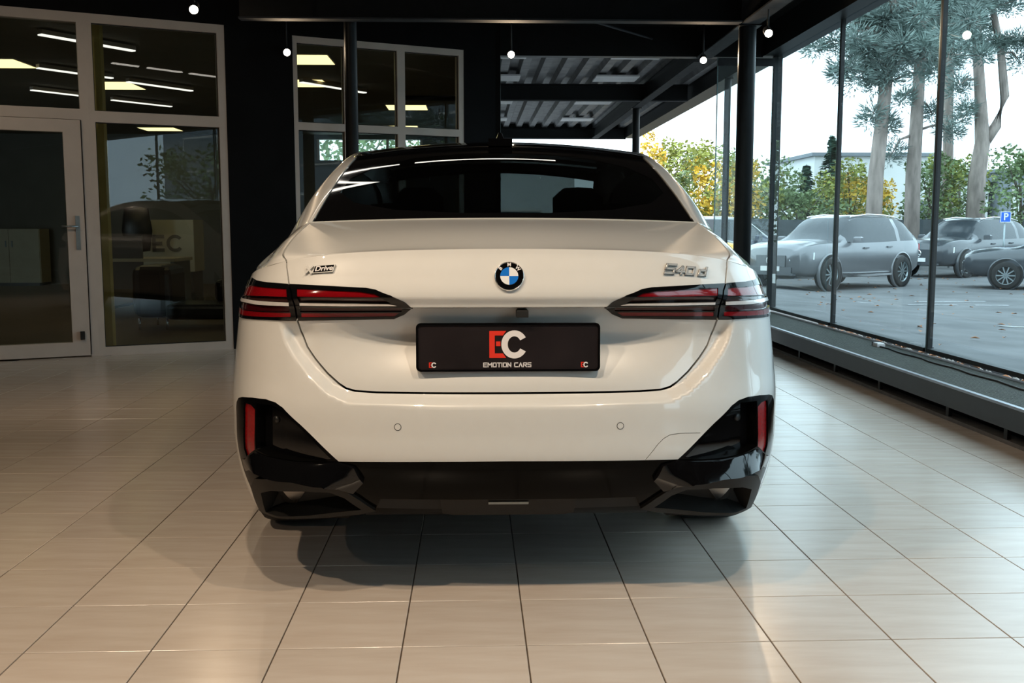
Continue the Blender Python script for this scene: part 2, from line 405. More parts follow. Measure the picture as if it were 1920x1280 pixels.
# ------------------------------------------------------------------ outdoor canopy
can = empty('canopy_roof', (-1.2, 11.05, 3.13))
d = MB(); prof = []
x = 0.0
while x < 4.3:
    prof += [(x, .0), (x + .10, .0), (x + .13, .07), (x + .23, .07)]; x += .26
vs = []; fs = []
for (x, z) in prof: vs += [(x, 0, z), (x, 9.6, z)]
for i in range(len(prof) - 1): fs.append((2 * i, 2 * i + 1, 2 * i + 3, 2 * i + 2))
d.add(vs, fs); d.b2((0, 0, .075), (4.3, 9.6, .14)); d.build('corrugated_deck', 'deck_metal', can); MB().b2((0, 9.6, -.23), (4.3, 9.66, .16)).build('end_fascia', 'steel_black', can)
tag(can, 'dark corrugated metal canopy roof outside the open end of the hall', 'canopy')
pan = []
for y, row in ((11.85, 'first row'), (13.67, 'second row'), (16.2, 'third row'), (18.75, 'last row')):
    pan += [(1.91, y, .57, .5, row + ', beside the long beam'), (.36, y, .54, .5, row + ', beside the black pier')]
for k, (x, y, w_, l_, lab) in enumerate(pan):
    o = MB().b2((x - w_ / 2, y - l_ / 2, 3.085), (x + w_ / 2, y + l_ / 2, 3.105)).build('canopy_panel', 'deck_panel')
    tag(o, 'pale flat panel under the canopy, ' + lab, 'panel', 'pale panels under the canopy')
    MB().b2((x - .01, y - .01, 3.105), (x + .01, y + .01, 3.14)).build('hanger', 'steel_grey', o)
for y, lab, h_ in ((14.5, 'deep one near the canopy column', .23), (20.55, 'at the outer edge', .20)):
    ibeam('canopy_beam', (-1.1, y), (3.05, y), h=h_, b=.10, label='dark cross beam under the corrugated canopy, ' + lab)
ibeam('canopy_beam', (2.45, 11.05), (2.45, 20.45), h=.22, b=.12, z=2.895, label='long pale-edged canopy beam running outwards to the trees')
# ------------------------------------------------------------------ heating bench along the glass
bn = empty('heater_bench', (2.72, -6.9, 0))
LB = 17.8
MB().b2((0, 0, .095), (.012, LB, .21)).build('fascia', 'fascia', bn)
MB().b2((-.006, 0, .21), (.022, LB, .224)).build('edge_trim', 'edge_trim', bn)
g = MB()
y = 8.6
while y < LB:
    g.box((.255, y, .212), (.46, .004, .008)); y += .016
for k in range(18): g.b2((.03 + .025 * k, 0, .208), (.034 + .025 * k, LB, .2155))
tag(g.build('grating', 'grate', bn), kind='stuff')
MB().b2((.02, 0, .13), (.49, LB, .145)).build('tray', 'inner_black', bn)
for y in (9.5, 10.4, 11.3, 11.95, 12.6, 13.6, 14.45, 15.3, 16.2, 17.2): MB().b2((.05, y, .0), (.07, y + .035, .13)).build('leg', 'steel_black', bn)
tag(bn, 'long low dark bench with wire grating top along the window front', 'bench')
tag(MB().b2((2.765, -6.9, -.004), (2.86, 10.9, .022)).build('baseboard_right', 'kerb'), kind='structure')
tag(MB().b2((2.86, -6.9, -.004), (3.22, 10.9, .002)).build('trim_5', 'inner_black'), kind='structure')
pl = empty('power_adapter', (3.10, 7.55, .2165)); MB().box((0, 0, .014), (.06, .09, .028), ch=.006).build('housing', 'white_letter', pl); MB().box((.0, .07, .014), (.035, .05, .026)).build('plug', 'rubber', pl)
tag(pl, 'small white power adapter lying on the grating of the long bench', 'adapter')
pts = [(3.09 + .012 * math.sin(q * 1.7) - .045 * (q / 30), 7.50 - q * .145, .2215) for q in range(31)]
tag(MB().tube(pts, .0055, 6).build('power_cable', 'cable'), 'black cable running along the bench grating from the white adapter', 'cable')
# ------------------------------------------------------------------ spot lamps
def spot(x, y, z, target, power, label, lens=True, size=2.1, col=(1., .74, .48), track=True, blend=.7):
    root = empty('spot_lamp', (x, y, z))
    dirv = (Vector(target) - Vector((x, y, z))).normalized()
    MB().lathe([(.0, -.10), (.030, -.10), (.034, -.09), (.034, .052), (.037, .055), (.037, .075), (.031, .075), (.031, .066)], (0, 0, 0), dirv, 20).build('lamp_head', 'lamp_black', root)
    MB().lathe([(.031, .066), (.0, .068)], (0, 0, 0), dirv, 20).build('lens', 'lamp_lens', root)
    a = MB(); a.tube([(0, 0, .03), (0, 0, 3.20 - z)], .008, 8); a.box((0, 0, 3.205 - z), (.05, .14, .03)); a.build('adapter', 'lamp_black', root)
    if power:
        ld = bpy.data.lights.new('spot_light', 'SPOT'); ld.energy = power; ld.color = col; ld.spot_size = size; ld.spot_blend = blend; ld.shadow_soft_size = .035
        lo = bpy.data.objects.new('spot_light', ld); link(lo, root); lo.location = dirv * .085
        lo.rotation_euler = dirv.to_track_quat('-Z', 'Y').to_euler()
    return tag(root, label, 'lamp')
def track(x, y0, y1, z, label):
    o = MB().b2((x - .018, y0, z), (x + .018, y1, z + .035)).build('lamp_track', 'lamp_black'); return tag(o, label, 'lamp track')
ZL = 2.72
spot(-2.035, 7.7, ZL, (-.8, 2.0, .3), 10, 'lit ceiling spot lamp above the first office window')
spot(-1.70, 9.55, ZL, (.1, 2.0, .8), 15, 'lit ceiling spot lamp between the two office windows')
spot(.363, 9.62, ZL, (.0, .3, 1.1), 20, 'brightest lit spot lamp above the car roof, beside the canopy opening')
spot(2.207, 9.80, ZL, (.9, 3.5, .6), 15, 'lit spot lamp hanging in front of the standing glass pane')
spot(2.435, 8.45, ZL, (1.2, 2.0, .4), 15, 'lit spot lamp on the long beam beside the thick black column')
for (x, y, tx, ty, p, n) in ((-1.9, 1.5, -1.2, 2.5, 95, 'beside the car boot on the office side'), (-.55, 1.55, -.2, 2.6, 83, 'over the car boot, on the lettering badge side'), (.85, 1.5, .6, 2.6, 66, 'over the car boot, on the model number side'),
        (-3.6, .2, -2.8, 1.5, 40, 'near the black side wall behind the car'), (-3.2, 5.4, -3.0, 8.2, 42, 'over the empty floor on the office side')):
    spot(x, y, 2.95, (tx, ty, .4), p, 'black ceiling spot lamp ' + n, size=1.9, col=(1., .79, .57))
def hall_tube(x0, x1, y, lab):
    r_ = empty('linear_lamp', ((x0 + x1) / 2, y, 3.02)); L = (x1 - x0) / 2
    MB().b2((-L, -.03, -.012), (L, .03, 0)).build('diffuser', 'hall_tube', r_); MB().b2((-L, -.035, 0), (L, .035, .045)).build('housing', 'lamp_black', r_)
    for e_ in (-L * .8, L * .8): MB().tube([(e_, 0, .045), (e_, 0, .198)], .004, 6).build('suspension', 'alu', r_)
    tag(r_, 'slim linear lamp hung crosswise from the hall ceiling, ' + lab, 'ceiling light')
hall_tube(-1.5, -.60, 6.2, 'beside the car roof'); hall_tube(-.48, .60, 6.2, 'over the car roof')
# ---------------- car surfaces (car frame: u right, w forward from tail, z up)
PLAN=np.array([(0,-.03),(.20,-.027),(.38,-.014),(.52,.008),(.64,.045),(.733,.10),(.81,.19),(.863,.31),(.898,.47),(.922,.68),(.94,.95),
 (.95,1.6),(.95,2.6),(.945,3.6),(.92,4.2),(.85,4.6),(.65,4.9),(.35,5.02),(0,5.05)])
ZTOP=np.array([1.057,1.0555,1.051,1.043,1.030,1.012,.992,.974,.963,.957,.957,.957,.95,.93,.88,.82,.78,.76,.76])
# rows: z, lateral scale, rear inset dw
ROWS=[(.235,.945,.15),(.285,.967,.105),(.36,.988,.045),(.45,.999,.0),(.53,1.0,-.002),(.60,1.0,.0),(.68,.994,.012),(.76,.986,.018),(.845,.975,.02),
 (.90,.966,.012),(.935,.957,.010),(.99,.946,.026),(1.035,.936,.040),(1.057,.930,.045)]
def _net():
    N=np.zeros((len(ROWS),len(PLAN),3))
    for k,(z,sc,dw) in enumerate(ROWS):
        for i,(u,w) in enumerate(PLAN):
            zz=z if z<=.845 else .845+(z-.845)*(ZTOP[i]-.845)/(1.057-.845)
            if i>=13 and z>.60: zz=.60+(zz-.60)*(max(ZTOP[i],.7)-.60)/(max(ZTOP[i],.845)-.60) if ZTOP[i]<.845 else zz
            f=1.0 if i<8 else (max(0,1-(i-8)/3.) if i<12 else -1.0*min(1,(i-11)/5.))
            if k<3 and i<8: f=float(np.interp(i,[0,3,5,7],[1,1,.5,.3]))
            N[k,i]=(u*sc, w+dw*f, zz)
    return N
NET=_net(); NR=len(ROWS)-1; NC=len(PLAN)-1
def cr(P,t,ax0=None):
    """Catmull-Rom along first axis of P at float params t (array)"""
    n=P.shape[0]-1
    t=np.clip(t,0,n-1e-9); i=np.floor(t).astype(int); f=(t-i)
    g=lambda j: P[np.clip(j,0,n)]
    p0=np.where((i-1<0)[(...,)+(None,)*(P.ndim-1)], 2*g(i)-g(i+1), g(i-1))
    p3=np.where((i+2>n)[(...,)+(None,)*(P.ndim-1)], 2*g(i+1)-g(i), g(i+2))
    p1,p2=g(i),g(i+1); f=f[(...,)+(None,)*(P.ndim-1)]
    return .5*((2*p1)+(-p0+p2)*f+(2*p0-5*p1+4*p2-p3)*f*f+(-p0+3*p1-3*p2+p3)*f**3)
FULL=np.concatenate([NET[:,:0:-1]*np.array([-1,1,1]),NET],1)   # columns -NC..NC
def bic(NETT,a,b):
    """NETT rows x cols x3; a col param, b row param"""
    a=np.asarray(a,float);b=np.asarray(b,float)
    nr,nc=NETT.shape[:2]
    b=np.clip(b,0,nr-1-1e-9);i=np.floor(b).astype(int);f=(b-i)[:,None]
    C=NETT.transpose(1,0,2)
    # interpolate each of the 4 needed rows along a
    def row(j):
        n=nc-1; t=np.clip(a,0,n-1e-9);c=np.floor(t).astype(int);g=(t-c)[:,None]
        G=lambda q: NETT[j,np.clip(q,0,n)]
        q1,q2=G(c),G(c+1)
        q0=np.where((c-1<0)[:,None],2*q1-q2,G(c-1)); q3=np.where((c+2>n)[:,None],2*q2-q1,G(c+2))
        return .5*((2*q1)+(-q0+q2)*g+(2*q0-5*q1+4*q2-q3)*g*g+(-q0+3*q1-3*q2+q3)*g**3)
    r1,r2=row(i),row(np.clip(i+1,0,nr-1))
    r0=np.where((i-1<0)[:,None],2*r1-r2,row(np.clip(i-1,0,nr-1)))
    r3=np.where((i+2>nr-1)[:,None],2*r2-r1,row(np.clip(i+2,0,nr-1)))
    return .5*((2*r1)+(-r0+r2)*f+(2*r0-5*r1+4*r2-r3)*f*f+(-r0+3*r1-3*r2+r3)*f**3)
SEAM=np.array([(0,.643),(.20,.643),(.40,.646),(.463,.651),(.508,.670),(.559,.715),(.602,.767),(.622,.80),(.638,.845)])
def sstep(a,b,x):
    t=np.clip((x-a)/(b-a),0,1);return t*t*(3-2*t)
def seamdist(u,z):
    """signed distance to the trunk seam curve, positive outside the lid"""
    u=np.abs(u);best=np.full(u.shape,9.)
    for (a,b) in zip(SEAM[:-1],SEAM[1:]):
        d=b-a;t=np.clip(((u-a[0])*d[0]+(z-a[1])*d[1])/(d@d),0,1)
        dist=np.hypot(u-a[0]-t*d[0],z-a[1]-t*d[1]);best=np.minimum(best,dist)
    us=np.interp(z,SEAM[:,1],SEAM[:,0])
    inside=(z>SEAM[0,1])&(u<us)
    return np.where(inside,-best,best)
def shell(p,v):
    """p column -NC..NC, v row 0..NR"""
    p=np.atleast_1d(np.asarray(p,float));v=np.atleast_1d(np.asarray(v,float))
    P=bic(FULL,p+NC,v)
    P[:,0]=np.where(np.abs(p)<1e-9,0,P[:,0])
    u=np.abs(P[:,0]);z=P[:,2]
    d=seamdist(u,z)
    shelf=.036*(1-sstep(.0,.036,d))*(1-sstep(.80,.86,z))
    lat=1-.85*sstep(.27,.62,u)
    rec=.062*sstep(.893,.884,z)*lat*sstep(.655,.82,z)*(1-sstep(.56,.66,u))+.010*sstep(.924,.893,z)*sstep(.66,.80,z)*(1-sstep(.56,.66,u))
    P[:,1]+=np.where(np.abs(p)<8,shelf*(1-.6*sstep(.65,.85,z)*(1-sstep(.54,.64,u)))+rec,0)
    return P
# ---------------- upper loft
def _k(*c): return c
GAM=lambda p: tuple(bic(FULL,np.array([p+NC]),np.array([float(NR)]))[0])
K=[
 [GAM(p) for p in (0,1.5,3.2,4.61,5.7,6.9,8.0)],
 [(0,.085,1.068),(.26,.09,1.067),(.50,.115,1.060),(.668,.17,1.043),(.742,.275,1.010),(.795,.38,.985),GAM(8.3)],
 [(0,.34,1.112),(.27,.345,1.111),(.51,.355,1.104),(.676,.385,1.087),(.750,.455,1.045),(.812,.50,.995),GAM(8.8)],
 [(0,.60,1.146),(.27,.602,1.145),(.52,.608,1.141),(.668,.625,1.133),(.752,.685,1.080),(.812,.71,.998),GAM(9.4)],
 [(0,1.0,1.31),(.26,1.0,1.307),(.50,1.0,1.296),(.642,1.0,1.277),(.728,1.03,1.225),(.812,1.04,1.0),GAM(10.2)],
 [(0,1.38,1.445),(.24,1.38,1.442),(.46,1.38,1.432),(.603,1.38,1.407),(.672,1.41,1.355),(.815,1.42,1.0),GAM(10.7)],
 [(0,1.95,1.514),(.24,1.95,1.511),(.45,1.95,1.500),(.595,1.95,1.472),(.660,1.95,1.415),(.820,1.95,.998),GAM(11.4)],
 [(0,2.6,1.50),(.24,2.6,1.497),(.45,2.6,1.485),(.590,2.6,1.46),(.655,2.6,1.40),(.82,2.6,.99),GAM(12.0)],
 [(0,3.05,1.44),(.24,3.05,1.437),(.44,3.06,1.425),(.575,3.08,1.395),(.63,3.10,1.345),(.82,3.1,.975),GAM(12.5)],
 [(0,3.80,1.07),(.25,3.82,1.065),(.48,3.88,1.045),(.66,3.98,1.01),(.72,4.0,.99),(.82,3.95,.945),GAM(13.4)],
 [(0,4.5,.95),(.25,4.5,.945),(.48,4.48,.93),(.64,4.45,.91),(.72,4.4,.895),(.80,4.35,.88),GAM(14.2)],
 [GAM(p) for p in (18,17.2,16.6,16.2,15.9,15.5,15.0)],
]
KH=np.array(K,float)
for _r in KH[1:8]:                      # even crown across the deck, rear window and roof
    _k=(_r[0,2]-_r[3,2])/_r[3,0]**2
    _r[1,2]=_r[0,2]-_k*_r[1,0]**2; _r[2,2]=_r[0,2]-_k*_r[2,0]**2
# parallel sharp-ish rows so that the deck lip, window base and roof edge stay crisp
KF=np.concatenate([KH[:,:0:-1]*np.array([-1,1,1]),KH],1); KC=6; KR=len(K)-1
def upper(a,b):
    a=np.atleast_1d(np.asarray(a,float));b=np.atleast_1d(np.asarray(b,float))
    P=bic(KF,a+KC,b)
    Q=np.where((b<3)[:,None],bic(KF[:4],a+KC,np.minimum(b,3)),bic(KF[3:],a+KC,np.maximum(b-3,0)))
    # even parabolic crown between the two edge columns
    def col(c): return np.where((b<3)[:,None],bic(KF[:4],np.full_like(a,c),np.minimum(b,3)),bic(KF[3:],np.full_like(a,c),np.maximum(b-3,0)))
    q=np.clip(np.abs(a)/3,0,1)[:,None]; C0=col(KC); C3=col(KC+3)
    A_=C0+(C3-C0)*q*q; A_[:,0]=(C3[:,0]*q[:,0])*np.sign(a)
    tb=(sstep(.2,1.6,b)*(np.abs(a)<=3))[:,None]
    Q=Q*(1-tb)+A_*tb
    t=sstep(3.1,4.0,np.abs(a))[:,None]
    P=P*t+Q*(1-t)
    P[:,0]=np.where(np.abs(a)<1e-9,0,P[:,0])
    return P
# ------------------------------------------------------------------ the white saloon
CAR = empty('sedan_car', (.102, 2.86, 0), -.010)
tag(CAR, 'white saloon car with black roof, slim red tail lamps and dark dealer plate', 'car')
def pip(px, py, poly):
    n = len(poly); c = np.zeros(px.shape, bool); j = n - 1
    for i in range(n):
        xi, yi = poly[i]; xj, yj = poly[j]
        if yi != yj: c ^= ((yi > py) != (yj > py)) & (px < (xj - xi) * (py - yi) / (yj - yi) + xi)
        j = i
    return c
def densify(poly, step, closed=True):
    out = []; n = len(poly)
    for i in range(n if closed else n - 1):
        a = np.array(poly[i], float); b = np.array(poly[(i + 1) % n], float); k = max(1, int(np.ceil(np.hypot(*(b - a)) / step)))
        for q in range(k): out.append(tuple(a + (b - a) * q / k))
    if not closed: out.append(tuple(poly[-1]))
    return out
def smooth_poly(poly, it=1, keep=()):
    for _ in range(it):
        n = len(poly); out = []
        for i in range(n):
            a = np.array(poly[i]); b = np.array(poly[(i + 1) % n]); out += [tuple(a * .75 + b * .25), tuple(a * .25 + b * .75)]
        poly = out
    return poly
def mirror(poly): return [(-x, y) for x, y in poly][::-1]
def ribbon(surf, line, hw):
    """closed polygon of half width hw (metres) around an open line in the parameter plane"""
    L = np.array(densify(line, .12, False)); e = 1e-3
    P = surf(L[:, 0], L[:, 1]); Ja = (surf(L[:, 0] + e, L[:, 1]) - P) / e; Jb = (surf(L[:, 0], L[:, 1] + e) - P) / e
    T = np.gradient(P, axis=0); T /= np.linalg.norm(T, axis=1)[:, None] + 1e-12
    N = np.cross(Ja, Jb); N /= np.linalg.norm(N, axis=1)[:, None] + 1e-12
    S = np.cross(N, T) * hw
    off = []
    for k in range(len(L)):
        J = np.stack([Ja[k], Jb[k]], 1); off.append(np.linalg.lstsq(J, S[k], rcond=None)[0])
    off = np.array(off)
    return [tuple(q) for q in L + off] + [tuple(q) for q in (L - off)[::-1]]
class Panels:
    def __init__(s, surf, ps, vs, polys, step, lines=()):
        pts = [(p, v) for v in vs for p in ps]; faces = []; edges = []
        for poly in polys:
            d = densify(poly, step); b = len(pts); pts += d; edges += [(b + i, b + (i + 1) % len(d)) for i in range(len(d))]
        for ln in lines:
            d = densify(ln, step, False); b = len(pts); pts += d; edges += [(b + i, b + i + 1) for i in range(len(d) - 1)]
        lo = (min(ps), min(vs)); hi = (max(ps), max(vs))
        pts = [(min(max(p, lo[0]), hi[0]), min(max(v, lo[1]), hi[1])) for p, v in pts]
        res = delaunay_2d_cdt([Vector(q) for q in pts], edges, [], 0, 1e-5)
        s.q = np.array([(v.x, v.y) for v in res[0]]); s.t = np.array([f for f in res[2]])
        c = s.q[s.t].mean(1); s.cx, s.cy = c[:, 0], c[:, 1]
        s.free = np.ones(len(s.t), bool); s.surf = surf
        P = surf(s.q[:, 0], s.q[:, 1]); e = 2e-3
        A = surf(s.q[:, 0] + e, s.q[:, 1]) - surf(s.q[:, 0] - e, s.q[:, 1]); B = surf(s.q[:, 0], s.q[:, 1] + e) - surf(s.q[:, 0], s.q[:, 1] - e)
        N = np.cross(A, B); N /= np.linalg.norm(N, axis=1)[:, None] + 1e-12
        s.P, s.N = P, N
    def take(s, polys=None, cond=None):
        m = s.free.copy()
        if polys is not None:
            k = np.zeros(len(m), bool)
            for po in polys: k |= pip(s.cx, s.cy, po)
            m &= k
        if cond is not None: m &= cond(s.cx, s.cy)
        s.free &= ~m
        return np.nonzero(m)[0]
    def build(s, name, idx, m, parent, off=0., thick=.012, sign=1., offfn=None):
        T = s.t[idx]
        if not len(T): return None
        if sign < 0: T = T[:, ::-1]
        used, inv = np.unique(T, return_inverse=True); T = inv.reshape(T.shape)
        P = s.P[used]; N = s.N[used] * sign; o = off if offfn is None else offfn(s.q[used], P)
        o = np.broadcast_to(np.asarray(o, float), (len(used),))[:, None]
        V = P + N * o
        mb = MB(); mb.add(V, [tuple(t) for t in T], True)
        cnt = {}
        for t in T:
            for a, b in ((t[0], t[1]), (t[1], t[2]), (t[2], t[0])): cnt[(a, b)] = 1
        bd = [e for e in cnt if (e[1], e[0]) not in cnt]
        if thick and bd:
            bv = sorted({q for e in bd for q in e}); ix = {q: k for k, q in enumerate(bv)}; nb = len(bv)
            vs = [V[q] for q in bv] + [P[q] + N[q] * (o[q] - thick) for q in bv]
            mb.add(vs, [(ix[b], ix[a], nb + ix[a], nb + ix[b]) for a, b in bd], True)
        ob = mb.build(name, m, parent)
        if offfn is None: ob.data.normals_split_custom_set_from_vertices([tuple(q) for q in N] + [(0, 0, 0)] * (len(mb.v) - len(N)))
        return ob
# ---- rear and side shell
LAMP = [(1.45, 8.76), (1.57, 9.21), (1.81, 9.84), (2.10, 10.22), (2.30, 10.32), (2.79, 10.40), (3.47, 10.53), (4.29, 10.70), (5.2, 10.98), (5.85, 11.30), (6.45, 11.78), (7.4, 11.6), (8.3, 10.9), (8.6, 9.5), (8.4, 8.0), (6.5, 7.93), (4.98, 8.04), (3.90, 8.07), (2.63, 8.11), (1.77, 8.13), (1.60, 8.33)]
BANDS = [
 ('red_lens', 'red_lens', [(1.97, 9.70), (2.11, 9.95), (2.40, 10.11), (3.03, 10.215), (4.00, 10.40), (3.95, 9.91), (3.0, 9.77)]),
 ('red_lens', 'red_lens', [(4.34, 10.43), (5.27, 10.65), (6.3, 11.0), (7.6, 10.9), (8.2, 10.4), (8.1, 10.2), (6.4, 10.2), (5.14, 10.05), (4.27, 9.90)]),
 ('smoked_band', 'red_smoke', [(1.80, 9.16), (1.97, 9.64), (3.0, 9.72), (3.95, 9.86), (3.86, 9.33), (2.73, 9.22), (1.85, 9.14)]),
 ('smoked_band', 'red_smoke', [(4.26, 9.86), (5.14, 10.0), (6.4, 10.15), (8.1, 10.12), (8.0, 9.95), (6.35, 9.90), (5.35, 9.61), (4.19, 9.37)]),
 ('light_bar', 'lamp_bar', [(1.70, 8.97), (1.85, 9.09), (2.73, 9.15), (3.85, 9.25), (3.84, 9.02), (2.73, 8.96)]),
 ('light_bar', 'lamp_bar', [(4.18, 9.32), (5.35, 9.56), (6.35, 9.85), (8.0, 9.9), (8.0, 9.5), (6.36, 9.38), (5.31, 9.10), (4.16, 9.0)]),
 ('dark_lens', 'red_dark', [(1.62, 8.86), (2.73, 8.87), (3.83, 8.93), (3.83, 8.55), (1.65, 8.50)]),
 ('dark_lens', 'red_dark', [(4.15, 8.95), (5.3, 9.05), (6.36, 9.32), (8.2, 9.42), (8.2, 8.75), (6.37, 8.55), (4.13, 8.58)]),
 ('red_strip', 'red_lens', [(1.685, 8.43), (3.80, 8.49), (3.79, 8.25), (1.77, 8.25)]),
 ('red_strip', 'red_lens', [(4.10, 8.52), (6.36, 8.49), (8.2, 8.65), (8.2, 8.2), (6.4, 8.09), (4.09, 8.26)]),
]
SEAM_LO = [(3.90, 8.06), (3.83, 7.656), (3.635, 7.128), (3.41, 6.715), (3.09, 6.197), (2.824, 5.85), (2.645, 5.68), (2.45, 5.60), (2.02, 5.56), (1.135, 5.545), (0, 5.54)]
SEAM_UP = [(4.61, 13.0), (4.53, 11.96), (4.305, 10.706), (4.16, 10.26), (3.99, 9.06), (3.90, 8.06)]
LID = SEAM_UP + SEAM_LO[1:]; LID = LID + mirror(LID)[1:]
VAL = [(0, 3.03), (1.12, 3.015), (2.0, 2.99), (2.784, 2.965), (3.13, 3.48), (3.67, 4.28), (4.17, 4.95), (4.42, 5.13), (4.79, 5.21), (5.36, 5.18), (5.94, 5.09), (6.25, 4.98), (6.45, 4.75), (6.52, 4.5), (6.55, 3.2), (6.5, 2.7), (6.3, 2.0), (6.2, 1.5), (6.25, 0), (0, 0)]
VAL = VAL[:-1] + mirror(VAL[:-1])
RECESS = [(2.95, 3.03), (3.39, 3.71), (3.84, 4.35), (4.28, 4.87), (4.56, 5.02), (5.2, 4.99), (5.22, 4.43), (5.26, 3.10), (4.8, 2.98), (3.85, 2.90), (3.15, 2.93)]
REFL = [(5.24, 4.73), (5.44, 4.88), (5.81, 4.9), (5.85, 4.64), (5.95, 2.96), (5.85, 2.69), (5.32, 3.08)]
EXH = [(2.2, .95), (2.47, 1.53), (2.85, 2.12), (3.09, 2.27), (3.76, 2.27), (4.82, 2.18), (5.45, 2.05), (5.85, 1.6), (5.95, 1.0), (6.1, .02), (5.17, .02), (3.46, .25), (2.6, .6)]
EXH_IN = [(2.50, .98), (2.80, 1.60), (3.11, 1.84), (3.83, 1.83), (4.85, 1.72), (5.35, 1.5), (5.6, .25), (5.0, .2), (3.9, .45)]
TAIL_TRI = [(3.80, 1.66), (5.1, 1.58), (4.5, .40), (3.85, 1.5)]
LIP = [(2.784, 2.95), (3.15, 2.90), (3.85, 2.87), (4.8, 2.94), (5.28, 3.02), (5.86, 2.62), (6.15, 2.55), (6.1, 2.3), (5.9, 2.2), (5.45, 2.42), (4.82, 2.50), (3.76, 2.55), (3.09, 2.50), (2.78, 2.34), (2.52, 2.0), (2.30, 2.3), (2.45, 2.8)]
DIFF = [(-2.2, .95), (-2.05, 1.50), (2.05, 1.50), (2.2, .95), (2.6, .6), (3.0, 0), (-3.0, 0), (-2.6, .6)]
DIFF_IN = [(-1.05, .25), (-1.05, 1.25), (-.95, 1.42), (.95, 1.42), (1.05, 1.25), (1.05, .25), (.9, .1), (-.9, .1)]
def arch(wc, rr):
    out = []
    for k in range(36):
        q = 2 * math.pi * k / 36; w_, z_ = wc + rr * math.cos(q), .345 + rr * math.sin(q)
        out.append((float(np.interp(w_, PLAN[:14, 1], np.arange(14))), float(np.interp(z_, [r[0] for r in ROWS], np.arange(len(ROWS))) if z_ > .236 else -0.)))
    return out
ARCHES = [arch(.98, .395), arch(3.975, .39)]
HOOK = [(2.09, 2.998), (2.324, 3.539), (2.446, 3.751), (2.584, 3.884), (2.814, 3.929), (3.30, 3.90)]
both = lambda L: [L, mirror(L)]
GAPS = [ribbon(shell, SEAM_UP, .0026), ribbon(shell, SEAM_LO, .0030)]
GAPS = GAPS + [mirror(g) for g in GAPS]
HOOKG = [ribbon(shell, HOOK, .0009)]
polys = GAPS + HOOKG + [LID, VAL, DIFF, DIFF_IN]
for L in [LAMP, RECESS, REFL, EXH, EXH_IN, TAIL_TRI, LIP] + [b[2] for b in BANDS] + ARCHES: polys += both(L)
ps = sorted(set([round(x, 4) for x in np.arange(-8.6, 8.61, .07)] + [round(s_ * x, 4) for s_ in (-1, 1) for x in np.arange(8.7, 18.01, .2)] + [18., -18.]))
vs_ = sorted(set([round(x, 4) for x in np.arange(0, 13.001, .125)] + [round(x, 4) for x in np.arange(8.63, 8.94, .03)] + [13.]))
zl = [[(p, 9.0 + q) for p in np.linspace(-1.45, 1.45, 30)] for q in (-.30, -.12)]
SH = Panels(shell, ps, vs_, polys, .06, zl)
SH.N *= np.sign((SH.N[:, 1] * -1)[np.argmin(np.abs(SH.q[:, 0]) + np.abs(SH.q[:, 1] - 4))])
sgn = 1.
T0 = SH.t[np.argmin(np.abs(SH.cx) + np.abs(SH.cy - 4))]
fn = np.cross(SH.P[T0[1]] - SH.P[T0[0]], SH.P[T0[2]] - SH.P[T0[0]])
if fn[1] > 0: SH.t = SH.t[:, ::-1]
SH.take(GAPS); SH.take(HOOKG)
for side in (1, -1):
    f = (lambda L: L) if side == 1 else mirror
    root = empty('tail_lamp', (0, 0, 0), 0, CAR)
    for nm, mm, po in BANDS: SH.build(nm, SH.take([f(po)]), mm, root, off={'light_bar': .004, 'red_lens': .0, 'red_strip': .002}.get(nm, -.004), thick=.012)
    SH.build('housing', SH.take([f(LAMP)]), 'gloss_black', root, off=.003, thick=.03)
    ex = empty('bumper_insert', (0, 0, 0), 0, CAR)
    SH.build('red_reflector', SH.take([f(REFL)]), 'reflector_red', ex, off=-.006, thick=.03)
    SH.build('recess', SH.take([f(RECESS)]), 'gloss_black', ex, thick=.0, offfn=lambda q, P: -.035 * np.clip((np.abs(P[:, 0]) - .50) / .18, 0, 1))
    et = empty('exhaust_trim', (0, 0, 0), 0, CAR)
    SH.build('finisher', SH.take([f(TAIL_TRI)]), 'chrome_dark', et, off=-.038, thick=.02)
    SH.build('cavity', SH.take([f(EXH_IN)]), 'under', et, off=-.05, thick=0)
    SH.build('surround', SH.take([f(EXH)]), 'satin_dark', et, off=.010, thick=.06)
for side in (1, -1):
    f = (lambda L: L) if side == 1 else mirror
    SH.build('bumper_lip', SH.take([f(LIP)]), 'gloss_black', CAR, thick=.07, offfn=lambda q, P: .003 + .062 * np.clip((2.95 - q[:, 1]) / .45, 0, 1.05) * sstep(.38, .56, np.abs(P[:, 0])) * (1 - sstep(.64, .83, np.abs(P[:, 0]))))
SH.build('diffuser_fin', SH.take([DIFF_IN]), 'satin_dark', CAR, off=-.015, thick=.03)
SH.build('diffuser', SH.take([DIFF]), 'under', CAR, off=-.04, thick=.02)
SH.build('lower_valance', SH.take([VAL]), 'valance_black', CAR, off=.0, thick=.05)
SH.take([a for L in ARCHES for a in both(L)])
SH.build('trunk_lid', SH.take([LID]), 'paint', CAR, thick=.03)
lidobj = CAR.children[-1]
SH.build('bumper_cover', SH.take(cond=lambda p, v: (v < 8.06) & (np.abs(p) < 9.4)), 'paint', CAR, thick=.03)
SH.build('side_panel', SH.take(cond=lambda p, v: (p > 0) & (p < 14.5)), 'paint', CAR, thick=.03)
SH.build('side_panel', SH.take(cond=lambda p, v: (p < 0) & (p > -14.5)), 'paint', CAR, thick=.03)
SH.build('front_end', SH.take(), 'paint', CAR, thick=.03)
